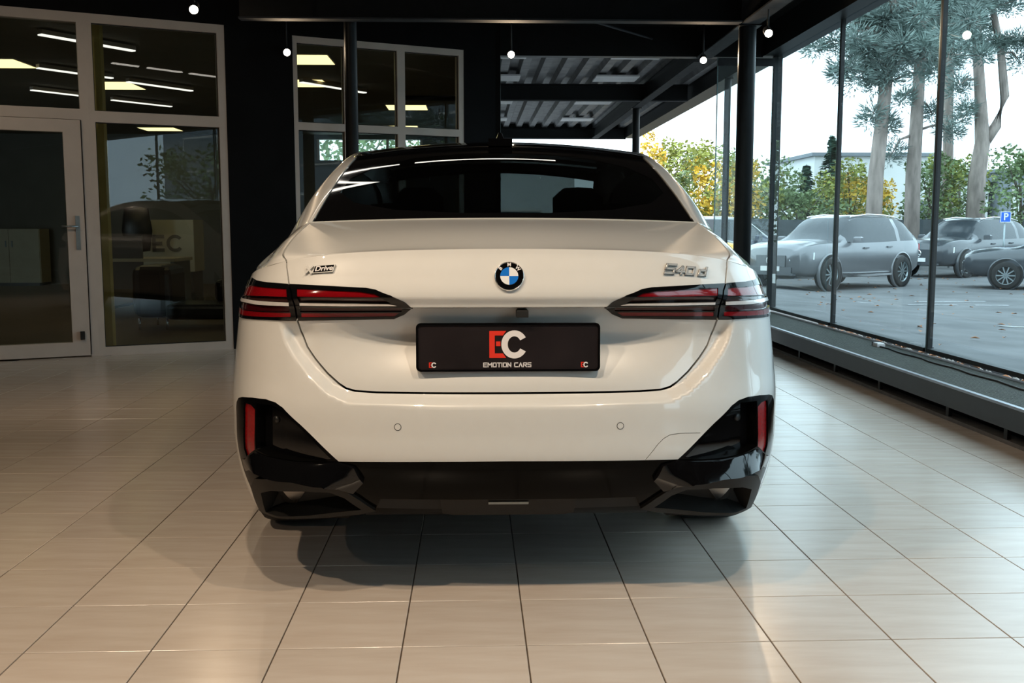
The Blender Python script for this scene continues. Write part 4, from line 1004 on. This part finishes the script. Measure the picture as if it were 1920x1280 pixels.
# ---- vehicles
def crs(arr, t): return cr(np.array(arr, float)[:, None], np.array([t]))[0, 0]
def road_car(name, prof, m, label, loc, rz, lights=True, rails=True, plate=True, s=1.):
    root = empty(name, loc, rz); root.scale = (s, s, s)
    ys_, zb, hb, be, to, ht = prof['y'], prof['zb'], prof['hb'], prof['be'], prof['to'], prof['ht']
    n = len(ys_); ring = []; K_ = 5; st = []
    for k in range((n - 1) * K_ + 1):
        t = k / K_; y, b, h, e, tp, hh = (float(crs(a, t)) for a in (ys_, zb, hb, be, to, ht)); st.append((t, y))
        half = [(0, b), (h * .86, b), (h * .97, b + .10), (h, b + .55 * (e - b)), (h * .985, b + .85 * (e - b)), (h * .94, e), ((h * .94 + hh) / 2 + .03, (e + tp) / 2), (hh, tp - .05), (hh * .86, tp - .005), (hh * .4, tp + .02), (0, tp + .025)]
        ring.append(half)
    m_ = len(ring[0]); vs = []
    for (t, y), h in zip(st, ring): vs += [(x, y, z) for x, z in h] + [(-x, y, z) for x, z in h]
    groups = {'body': [], 'windshield': [], 'rear_window': []}
    for k in range(len(ring) - 1):
        t = (k + .5) / K_
        for q in range(m_ - 1):
            for sd in (0, 1):
                a = k * 2 * m_ + sd * m_ + q; f = (a, a + 1, a + 1 + 2 * m_, a + 2 * m_)
                if sd == 0: f = f[::-1]
                gname = 'body'
                if 5 <= q <= 6 and any(l0 <= t < l1 for l0, l1 in prof['side']): gname = 'side_window%d%d' % (sd, [l0 <= t < l1 for l0, l1 in prof['side']].index(True))
                elif 7 <= q and prof['ws'][0] <= t < prof['ws'][1]: gname = 'windshield'
                elif 7 <= q and prof['rw'][0] <= t < prof['rw'][1]: gname = 'rear_window'
                groups.setdefault(gname, []).append(f)
    for c_ in (0, len(ring) - 1):
        b = c_ * 2 * m_; f = tuple(b + i for i in range(m_)) + tuple(b + m_ + i for i in range(m_ - 2, 0, -1)); groups['body'].append(f if c_ == 0 else f[::-1])
    for gname, fs in groups.items():
        if not fs: continue
        used = sorted({i for f in fs for i in f}); ix = {i: k for k, i in enumerate(used)}
        g = MB(); g.add([vs[i] for i in used], [tuple(ix[i] for i in f) for f in fs], True); o = g.build(gname.rstrip('0123456789'), m if gname == 'body' else 'window_dark', root); fix_normals(o)
    r_ = prof['r']
    for yy in prof['ax']:
        for sx in (-1, 1):
            h = float(np.interp(yy, ys_, hb))
            MB().lathe([(r_ * 1.16, -.10), (r_ * 1.16, .012), (r_ * 1.03, .012), (0, .0)], (sx * (h - .01), yy, r_ + .03), (sx, 0, 0), 28).build('wheel_arch', 'under', root)
            wheel(root, (sx * (h - .08), yy, r_), r_, .24, sx, 10, 'alu', 28)
            MB().lathe([(r_ * 1.20, -.05), (r_ * 1.22, .012), (r_ * 1.13, .02)], (sx * (h - .01), yy, r_ + .03), (sx, 0, 0), 28).build('wheel_arch_trim', m, root)
    L = ys_[-1]; hf = hb[-1]; zf = be[-1]
    if lights:
        for sx in (-1, 1):
            g = MB(); g.add([(sx * (hf * .62), L - .02, zf - .05), (sx * (hf + .15), L - .36, zf + .0), (sx * (hf + .155), L - .34, zf - .16), (sx * hf * .66, L + .01, zf - .19), (sx * hf * .62, L - .08, zf - .05), (sx * (hf + .10), L - .42, zf), (sx * (hf + .10), L - .40, zf - .16), (sx * hf * .66, L - .1, zf - .19)],
                [(0, 1, 2, 3), (0, 4, 5, 1), (3, 2, 6, 7), (0, 3, 7, 4), (1, 5, 6, 2)]); fix_normals(g.build('headlight', 'headlamp', root))
            MB().box((sx * (hb[0] * .86), -.005, be[0] - .12), (.30, .05, .16)).build('tail_light', 'tail_red', root)
        gr = MB().box((0, L + .005, zf - .20), (hf * 1.05, .06, .26)).build('grille', 'car_black', root)
        e_ = MB(); e_.lathe([(.085, .0), (.10, .012), (.115, .0)], (0, L + .035, zf - .19), (0, 1, 0), 20)
        for q in (90, 210, 330): e_.tube([(0, L + .04, zf - .19), (.095 * math.cos(R(q)), L + .04, zf - .19 + .095 * math.sin(R(q)))], .011, 6)
        e_.build('grille_emblem', 'chrome', gr)
        g = MB(); g.box((0, L + .005, zb[-1] + .06), (hf * 1.5, .07, .13)); g.box((0, L + .02, zb[-1] - .03), (hf * 1.7, .10, .05)); g.build('lower_intake', 'car_black', root)
    if plate: MB().box((0, L + .045, zf - .37), (.52, .012, .11)).build('number_plate', 'house_white', root)
    for sx in (-1, 1):
        y_m = prof['mir']; h = float(np.interp(y_m, ys_, hb)); z_m = float(np.interp(y_m, ys_, be)) + .08
        MB().box((sx * (h + .10), y_m, z_m), (.20, .11, .14), ch=.03).build('mirror', m, root)
        MB().b2((sx * h - .012 + sx * .004, prof['ax'][0] + r_ * 1.25, zb[4] + .02), (sx * h + .012 + sx * .004, prof['ax'][1] - r_ * 1.25, zb[4] + .07)).build('sill_trim', 'chrome', root)
        for yy in prof['dh']: MB().box((sx * float(np.interp(yy, ys_, hb)) * 1.0, yy, float(np.interp(yy, ys_, be)) - .12), (.03, .20, .035)).build('door_handle', m, root)
        if rails:
            yr = [q for q in np.linspace(ys_[2] + .1, ys_[5] - .1, 7)]
            MB().tube([(sx * float(np.interp(q, ys_, ht)) * .93, q, float(np.interp(q, ys_, to)) + .035) for q in yr], .018, 6).build('roof_rail', 'chrome', root)
    return tag(root, label, 'car')
SUV = dict(y=[0, .10, .50, 1.1, 2.0, 2.75, 3.45, 4.05, 4.55, 4.80], zb=[.50, .38, .32, .28, .28, .28, .30, .32, .34, .42], hb=[.82, .90, .95, .965, .965, .965, .955, .94, .88, .76], be=[1.08, 1.12, 1.12, 1.11, 1.09, 1.08, 1.08, 1.06, .99, .88],
           to=[1.10, 1.25, 1.60, 1.70, 1.72, 1.64, 1.14, 1.12, 1.06, .95], ht=[.72, .70, .67, .66, .65, .64, .72, .72, .68, .60], side=[(1.6, 2.85), (3.0, 4.0), (4.1, 5.7)], ws=(5.0, 6.0), rw=(.6, 2.0), ax=(.93, 3.87), r=.375, mir=3.0, dh=(1.5, 2.5))
HAT = dict(y=[0, .08, .40, 1.0, 1.8, 2.5, 3.15, 3.7, 4.15, 4.35], zb=[.45, .32, .26, .24, .24, .24, .26, .28, .32, .40], hb=[.76, .84, .88, .90, .90, .90, .89, .87, .80, .66], be=[.92, .95, .96, .95, .93, .92, .92, .88, .80, .70],
           to=[.95, 1.05, 1.32, 1.44, 1.46, 1.38, .98, .94, .87, .76], ht=[.66, .64, .60, .59, .58, .58, .66, .66, .62, .52], side=[(1.7, 2.85), (3.0, 4.0), (4.1, 5.7)], ws=(5.0, 6.0), rw=(.6, 2.0), ax=(.80, 3.45), r=.32, mir=2.7, dh=(1.3, 2.2))
SPT = dict(y=[0, .08, .45, 1.0, 1.7, 2.3, 3.0, 3.6, 4.1, 4.35], zb=[.40, .28, .22, .20, .20, .20, .22, .24, .26, .34], hb=[.80, .88, .93, .94, .93, .92, .92, .90, .82, .66], be=[.80, .84, .86, .84, .80, .78, .77, .74, .66, .56],
           to=[.83, .88, .98, 1.12, 1.18, 1.12, .82, .78, .70, .60], ht=[.66, .64, .60, .57, .55, .55, .66, .68, .62, .50], side=[(3.0, 5.2)], ws=(5.0, 6.0), rw=(2.0, 3.6), ax=(.82, 3.45), r=.32, mir=2.7, dh=(1.9,))
def park(fx, fy, rx, ry, prof, s=1.):
    """ground points of the two axles on the centre line -> location and heading"""
    d_ = Vector((fx - rx, fy - ry)).normalized(); rz = math.atan2(d_.y, d_.x) - math.pi / 2
    return (rx - d_.x * prof['ax'][0] * s, ry - d_.y * prof['ax'][0] * s, -.31), rz
# silver SUV: axle points of its near (right-hand in travel) side moved in by half the track
hd = Vector((-2.39, -1.75)).normalized(); nr = Vector((-hd.y, hd.x)); inn = nr * -.86
if inn.y < 0: inn = -inn
l_, r_ = park(8.05 + inn.x, 22.7 + inn.y, 10.44 + inn.x, 24.45 + inn.y, SUV)
road_car('silver_suv', SUV, 'silver', 'silver SUV parked facing the showroom glass in the yard', l_, r_)
l_, r_ = park(9.1, 29.4, 6.2, 29.9, SUV); road_car('navy_suv', SUV, 'navy', 'dark blue SUV parked in front of the dark fence and autumn trees', l_, r_, lights=True)
l_, r_ = park(4.0, 26.2, 6.65, 26.2, SPT); road_car('yellow_sports_car', SPT, 'car_yellow', 'low yellow sports car between the white saloon and the dark blue SUV', l_, r_, rails=False, lights=False, plate=False)
l_, r_ = park(13.9, 29.6, 16.2, 31.1, SUV); road_car('black_suv', SUV, 'car_black', 'black SUV parked right behind the silver SUV', l_, r_)
l_, r_ = park(12.7, 24.0, 15.2, 22.7, HAT); road_car('black_hatchback', HAT, 'car_black', 'black hatchback parked below the blue parking sign', l_, r_, rails=False)
l_, r_ = park(19.2, 29.5, 21.5, 30.5, HAT); road_car('blue_hatchback', HAT, 'navy', 'dark blue hatchback parked behind the black hatchback', l_, r_, rails=False)
# ---- fence, sign, buildings
fc = empty('yard_fence', (1.0, 36.0, -.31))
for k in range(22): MB().b2((k * 1.25, 0, .05), (k * 1.25 + 1.21, .04, 1.74 + .02 * math.sin(k * 2.1))).build('fence_panel', 'fence', fc)
for k in range(23): MB().b2((k * 1.25 - .04, -.03, 0), (k * 1.25 + .0, .07, 1.82)).build('fence_post', 'fence', fc)
tag(fc, 'long dark panel fence behind the parked cars', 'fence')
sg = empty('parking_sign', (14.75, 27.6, -.31)); g = MB().b2((-.15, -.012, 1.58), (.15, .012, 1.88)); g.build('sign_board', 'sign_blue', sg); MB().tube([(0, .03, 0), (0, .03, 1.9)], .025, 8).build('sign_post', 'alu', sg)
g = MB()
for a0, a1, b0, b1 in ((-.15, .15, 1.58, 1.597), (-.15, .15, 1.863, 1.88), (-.15, -.133, 1.597, 1.863), (.133, .15, 1.597, 1.863)): g.b2((a0, -.016, b0), (a1, -.012, b1))
g.build('sign_border', 'house_white', sg)
put_mesh('sign_letter', text_mesh('P', .27, .003, bold=.006), 'house_white', sg, Matrix.Translation((0, -.017, 1.73)) @ Matrix.Rotation(R(90), 4, 'X'))
tag(sg, 'blue square parking sign with a white letter P', 'sign')
def building(name, x0, y0, x1, y1, h, m, label, wins=(), band=None, mw='house_window'):
    r = empty(name, (x0, y0, -.31)); MB().b2((0, 0, 0), (x1 - x0, y1 - y0, h)).build('wall', m, r); MB().b2((-.2, -.2, h), (x1 - x0 + .2, y1 - y0 + .2, h + .18)).build('roof', 'house_grey', r)
    for (a, b, c, d_) in wins:
        o = MB().b2((a, -.03, c), (b, .0, d_)).build('window', 'frame_white', r); MB().b2((a + .07, -.045, c + .07), (b - .07, -.03, d_ - .07)).build('pane', mw, o)
    return tag(r, label, 'building')
building('white_building', 17.6, 52, 24.5, 60, 5.1, 'house_white', 'low white building behind the pine trunks', [(5.3, 6.2, 1.4, 2.9), (1.0, 2.2, 2.4, 3.6)])
building('grey_building', 26.5, 50.3, 39.5, 59, 4.2, 'house_grey', 'grey hall with a row of upright windows behind the parking sign', [(.64 + .64 * k, 1.1 + .64 * k, 1.6, 3.6) for k in range(12)], mw='house_white')
building('white_annex', 24.8, 50.8, 26.2, 57, 3.75, 'house_white', 'narrow white annex wall at the corner of the grey hall', [(.3, .9, .8, 1.6)])
building('office_block', 24, -34, 34, 2, 7.5, 'house_grey', 'grey office block across the yard, mirrored in the office glass', [])
b = [o for o in COL.objects if o.name.startswith('office_block')][0]
for k in range(7):
    for z in (1.2, 4.4):
        o = MB().b2((-.04, 2 + 4.8 * k, z), (0, 5.2 + 4.8 * k, z + 1.9)).build('window', 'frame_white', b); MB().b2((-.06, 2.1 + 4.8 * k, z + .1), (-.04, 5.1 + 4.8 * k, z + 1.8)).build('pane', 'house_window', o)
building('workshop', -3.0, 44, 4.4, 52, 4.0, 'house_white', 'pale workshop building beyond the canopy, seen dimly through the car windows', [(1.2, 3.4, .3, 2.4), (4.0, 6.0, .9, 2.2)])
# ---- trees
def leaf_cloud(mb, c, rx, ry, rz, n, size, seed):
    r = random.Random(seed)
    for _ in range(n):
        while True:
            x, y, z = r.uniform(-1, 1), r.uniform(-1, 1), r.uniform(-1, 1); d2 = x * x + y * y + z * z
            if d2 < 1 and r.random() < .25 + .75 * d2: break
        p = Vector((c[0] + x * rx, c[1] + y * ry, c[2] + z * rz)); s = size * r.uniform(.5, 1.2)
        a = Vector((r.gauss(0, 1), r.gauss(0, 1), r.gauss(0, .6))).normalized(); b = a.cross(Vector((r.gauss(0, 1), r.gauss(0, 1), r.gauss(0, 1)))).normalized()
        mb.add([p - a * s, p + b * s * .55, p + a * s, p - b * s * .55], [(0, 1, 2, 3)])
def broadleaf(x, y, h, wd, m, label, seed, name='autumn_tree', n=2600, m2=None):
    r = random.Random(seed); root = empty(name, (x, y, -.31)); t = MB(); t.tube([(0, 0, 0), (.05, 0, h * .35), (0, .05, h * .7)], [.10, .07, .03], 8)
    tips = []
    for k in range(9):
        a = r.uniform(0, 6.28); z = h * r.uniform(.25, .75); L = wd * r.uniform(.25, .5); p = (L * math.cos(a), L * math.sin(a), z + L * .7); t.tube([(0, 0, z * .8), p], [.03, .012], 5); tips.append(p)
    t.build('trunk', 'bark', root)
    f = MB(); f2 = MB()
    blobs = [(0, 0, h * .55, wd * .45, h * .38)] + [(p[0], p[1], p[2], wd * r.uniform(.16, .26), h * r.uniform(.10, .17)) for p in tips] + [(r.uniform(-.4, .4) * wd, r.uniform(-.3, .3) * wd, h * r.uniform(.75, .95), wd * .12, h * .10) for _ in range(5)] + [(r.uniform(-.4, .4) * wd, r.uniform(-.3, .3) * wd, h * r.uniform(.15, .4), wd * .22, h * .15) for _ in range(5)]
    for k, (bx, by, bz, br, bh) in enumerate(blobs): leaf_cloud(f2 if (m2 and k % 3 == 1) else f, (bx, by, bz), br, br, bh, n // (3 if k == 0 else 22), .10, seed * 31 + k)
    tag(f.build('foliage', m, root), kind='stuff')
    if m2: tag(f2.build('foliage_accent', m2, root), kind='stuff')
    return tag(root, label, 'tree')
def at(px, Y): return ((px - 960) / 1890.4 + .0385) * Y / (1 - .0385 * (px - 960) / 1890.4)
for k, (px, Y, h, wd, m, m2, lab) in enumerate([
    (1222, 40, 4.3, 3.2, 'leaf_olive', 'leaf_green', 'olive autumn tree nearest the canopy column'),
    (1268, 39, 5.0, 3.0, 'leaf_olive', 'leaf_yellow', 'tall thin-topped olive autumn tree behind the fence'),
    (1318, 38.5, 4.6, 3.0, 'leaf_olive', 'leaf_green', 'bushy olive tree behind the dark blue SUV'),
    (1362, 38, 4.4, 2.8, 'leaf_yellow', 'leaf_olive', 'bright yellow autumn tree behind the standing glass pane'),
    (1405, 39, 4.2, 3.0, 'leaf_green', 'leaf_olive', 'green tree between the yellow tree and the thick column'),
    (1445, 40, 3.6, 3.0, 'leaf_green', None, 'low green tree between the thick column and the SUV roof'),
    (1490, 41, 3.0, 3.2, 'leaf_green', 'leaf_olive', 'low green bush behind the roof of the silver SUV'),
    (1590, 42, 4.0, 3.6, 'leaf_olive', 'leaf_yellow', 'pale yellow-green tree beside the trunk of the first pine'),
    (1620, 40, 3.4, 3.0, 'leaf_yellow', 'leaf_olive', 'pale autumn tree in front of the white building'),
    (1735, 40, 4.5, 2.4, 'leaf_green', 'leaf_olive', 'leafy green tree beside the second pine trunk'),
    (1790, 46.5, 4.9, 2.6, 'leaf_green', 'leaf_olive', 'leafy green tree between the pines'),
    (1905, 34.5, 4.1, 3.0, 'leaf_green', None, 'green tree above the grey hall')]):
    Yn = (37.7, 41.0, 44.3)[k % 3] if k < 9 else Y
    broadleaf(at(px, Yn), Yn, 1.426 + (h - 1.426) * Yn / Y, wd * .95 * Yn / Y, m, lab, 11 + k, m2=m2)
def conifer(x, y, h, wd, label, seed):
    r = random.Random(seed); root = empty('conifer_tree', (x, y, -.31)); MB().tube([(0, 0, 0), (0, 0, h)], [.12, .01], 8).build('trunk', 'bark', root); f = MB()
    for k in range(150):
        z = h * (.12 + .86 * (k / 150)); a = r.uniform(0, 6.28); L = wd * .5 * (1 - z / h) * r.uniform(.7, 1.15) + .1
        for q in range(14):
            d_ = L * (q + 1) / 14; p = Vector((d_ * math.cos(a), d_ * math.sin(a), z - d_ * .25 + r.uniform(-.08, .08))); n_ = Vector((-math.sin(a), math.cos(a), r.uniform(-.3, .3))) * .16; u_ = Vector((math.cos(a), math.sin(a), -.3)) * .14
            f.add([p - n_, p + u_, p + n_, p - u_ * .5], [(0, 1, 2, 3)])
    tag(f.build('foliage', 'conifer', root), kind='stuff'); return tag(root, label, 'tree')
conifer(at(1552, 47.5), 47.5, 5.8, 2.8, 'dark conifer behind the silver SUV roof', 5); conifer(at(1505, 50.4), 50.4, 4.6, 2.6, 'smaller dark conifer beside the tall one', 6)
def pine(path, rads, branches, label, seed, extra=(), clumps=92):
    r = random.Random(seed); b0 = path[0]; root = empty('pine_tree', b0); t = MB(); rel = [Vector(p) - Vector(b0) for p in path]; ks = path[0][1] / 28.0 if path[0][1] > 25 else 1.0; t.tube(rel, [q * ks for q in rads], 12)
    for ex, er in extra: t.tube([Vector(p) - Vector(b0) for p in ex], [q * ks for q in er], 10)
    t.build('trunk', 'bark_pine', root); bb = MB(); f = MB(); spots = []
    for p0, p1 in branches:
        a, b = Vector(p0) - Vector(b0), Vector(p1) - Vector(b0); mid = (a + b) / 2 + Vector((0, 0, .25)); bb.tube([a, mid, b], [.06, .04, .015], 6); spots += [b, (mid + b) / 2]
    top = rel[-1]
    for k in range(clumps):
        z = top.z - r.random() ** 1.15 * 6.4; i = max(0, min(len(rel) - 2, sum(1 for q in rel if q.z < z) - 1)); c = rel[i].lerp(rel[i + 1], min(1, max(0, (z - rel[i].z) / (rel[i + 1].z - rel[i].z + 1e-6)))); a = r.uniform(0, 6.28); L = r.uniform(.5, 2.6)
        e_ = c + Vector((L * math.cos(a), L * math.sin(a), r.uniform(.0, .7))); bb.tube([c, (c + e_) / 2 + Vector((0, 0, .12)), e_], [.045, .03, .01], 5); spots += [e_, c.lerp(e_, .65)]
    bb.build('branches', 'bark_pine', root)
    for s_ in spots:
        rr = r.uniform(.30, .55)
        for _ in range(230):
            d_ = Vector((r.gauss(0, 1), r.gauss(0, 1), r.gauss(0, .6))).normalized(); p = s_ + d_ * rr * r.random() ** .5; q = d_ * .19 + Vector((r.gauss(0, .05), r.gauss(0, .05), .05)); w_ = q.cross(Vector((r.gauss(0, 1), r.gauss(0, 1), r.gauss(0, 1)))).normalized() * .020
            f.add([p - w_, p + w_, p + q], [(0, 1, 2)])
    tag(f.build('needles', 'needle', root), kind='stuff'); return tag(root, label, 'tree')
def wp(px, py, Y):
    a = (px - 960) / 1890.4; b = -(py - 640) / 1890.4; cp, sp = math.cos(.112), math.sin(.112)
    f = cp + b * sp; zz = -sp + b * cp; cy_, sy_ = math.cos(.0385), math.sin(.0385); dx = a * cy_ + f * sy_; dy = f * cy_ - a * sy_
    return (dx / dy * Y, Y, CAMH + zz / dy * Y)
gnd = lambda px, Y: (at(px, Y), Y, -.31)
Y1 = 30.0
pine([gnd(1632, Y1), wp(1642, 330, Y1), wp(1660, 170, Y1), wp(1672, 60, Y1), wp(1690, -80, Y1), wp(1690, -230, Y1)], [.24, .21, .17, .14, .10, .04],
     [(wp(1668, 100, Y1), wp(1606, 105, Y1)), (wp(1655, 200, Y1), wp(1632, 225, Y1)), (wp(1668, 80, Y1), wp(1560, 40, Y1)), (wp(1662, 140, Y1), wp(1640, 160, Y1)), (wp(1655, 215, Y1), wp(1665, 240, Y1)), (wp(1670, 60, Y1), wp(1530, 90, Y1))], 'tall pine whose bare trunk rises right behind the silver SUV', 21)
Y2 = 34.5
pine([gnd(1706, Y2), wp(1712, 330, Y2), wp(1722, 170, Y2), wp(1727, 60, Y2), wp(1730, -80, Y2), wp(1735, -230, Y2)], [.22, .20, .16, .14, .10, .04],
     [(wp(1705, 255, Y2), wp(1668, 296, Y2)), (wp(1725, 100, Y2), wp(1700, 90, Y2)), (wp(1718, 245, Y2), wp(1790, 250, Y2)), (wp(1720, 180, Y2), wp(1690, 190, Y2)), (wp(1724, 120, Y2), wp(1760, 130, Y2)), (wp(1722, 200, Y2), wp(1750, 215, Y2))], 'tall pine with a low curved branch, second from the silver SUV', 22)
Y3 = 39.0
pine([gnd(1822, Y3), wp(1832, 330, Y3), wp(1842, 268, Y3), wp(1838, 180, Y3), wp(1832, 80, Y3), wp(1825, -80, Y3), wp(1820, -220, Y3)], [.27, .23, .20, .15, .13, .10, .04],
     [(wp(1835, 150, Y3), wp(1790, 170, Y3)), (wp(1836, 120, Y3), wp(1770, 60, Y3)), (wp(1836, 200, Y3), wp(1800, 230, Y3)), (wp(1880, 100, Y3), wp(1915, 120, Y3)), (wp(1838, 230, Y3), wp(1810, 200, Y3))], 'forked pine with two upright stems near the parking sign', 23,
     extra=[([wp(1842, 272, Y3), wp(1868, 235, Y3), wp(1884, 180, Y3), wp(1876, 90, Y3), wp(1856, -10, Y3), wp(1850, -120, Y3)], [.16, .14, .12, .10, .08, .04])])
Y4 = 43.0
pine([gnd(1775, Y4), wp(1778, 200, Y4), wp(1784, 40, Y4), wp(1780, -120, Y4)], [.16, .13, .1, .05], [(wp(1784, 60, Y4), wp(1760, 50, Y4)), (wp(1782, 90, Y4), wp(1812, 100, Y4)), (wp(1781, 140, Y4), wp(1800, 160, Y4))], 'slimmer pine farther back between the second and the forked pine', 24, clumps=26)
for (x, y, sd, lab) in ((14, -6, 41, 'pine across the yard beside the grey office block'), (17, 3, 42, 'pine at the near end of the grey office block')):
    pine([(x, y, -.31), (x + .1, y, 3), (x + .2, y + .1, 6), (x + .1, y, 9)], [.22, .18, .13, .05], [((x, y, 4), (x - 1.2, y, 4.6)), ((x, y, 5), (x + 1, y - 1, 5.6))], 'tall ' + lab, sd)
for k, (x, y) in enumerate(((-2.9, 25.0), (-1.3, 28.6))): broadleaf(x, y, 4.6, 2.4, 'leaf_green', ['green tree outside the far office window', 'second green tree outside the far office window'][k], 80 + k, 'yard_tree', 1500)
for k, (x, y) in enumerate(((10, -9), (12, 1), (20, 10))): broadleaf(x, y, 4.2, 3.4, 'leaf_green', ['round green tree across the yard by the office block', 'round green tree across the yard between the mirrored pines', 'round green tree at the far side of the yard'][k], 60 + k, 'yard_tree', 1600)
# ---- repeats share a group
for pre, grp in (('spot_lamp', 'ceiling spot lamps of the hall'), ('led_panel', 'square panel lights of the office ceiling'), ('linear_lamp', 'slim linear lamps'), ('autumn_tree', 'broadleaf trees behind the yard'), ('pine_tree', 'pines around the yard'),
                 ('conifer_tree', 'dark conifers behind the yard'), ('yard_tree', 'round green trees around the yard'), ('canopy_beam', 'beams under the canopy'), ('steel_column', 'black steel columns'), ('brace_rod', 'brace rods under the ceiling'), ('parking_line', 'worn parking lines in the yard'), ('cross_beam', 'cross beams under the hall ceiling')):
    for o in COL.objects:
        if o.parent is None and o.name.split('.')[0] == pre: o['group'] = grp
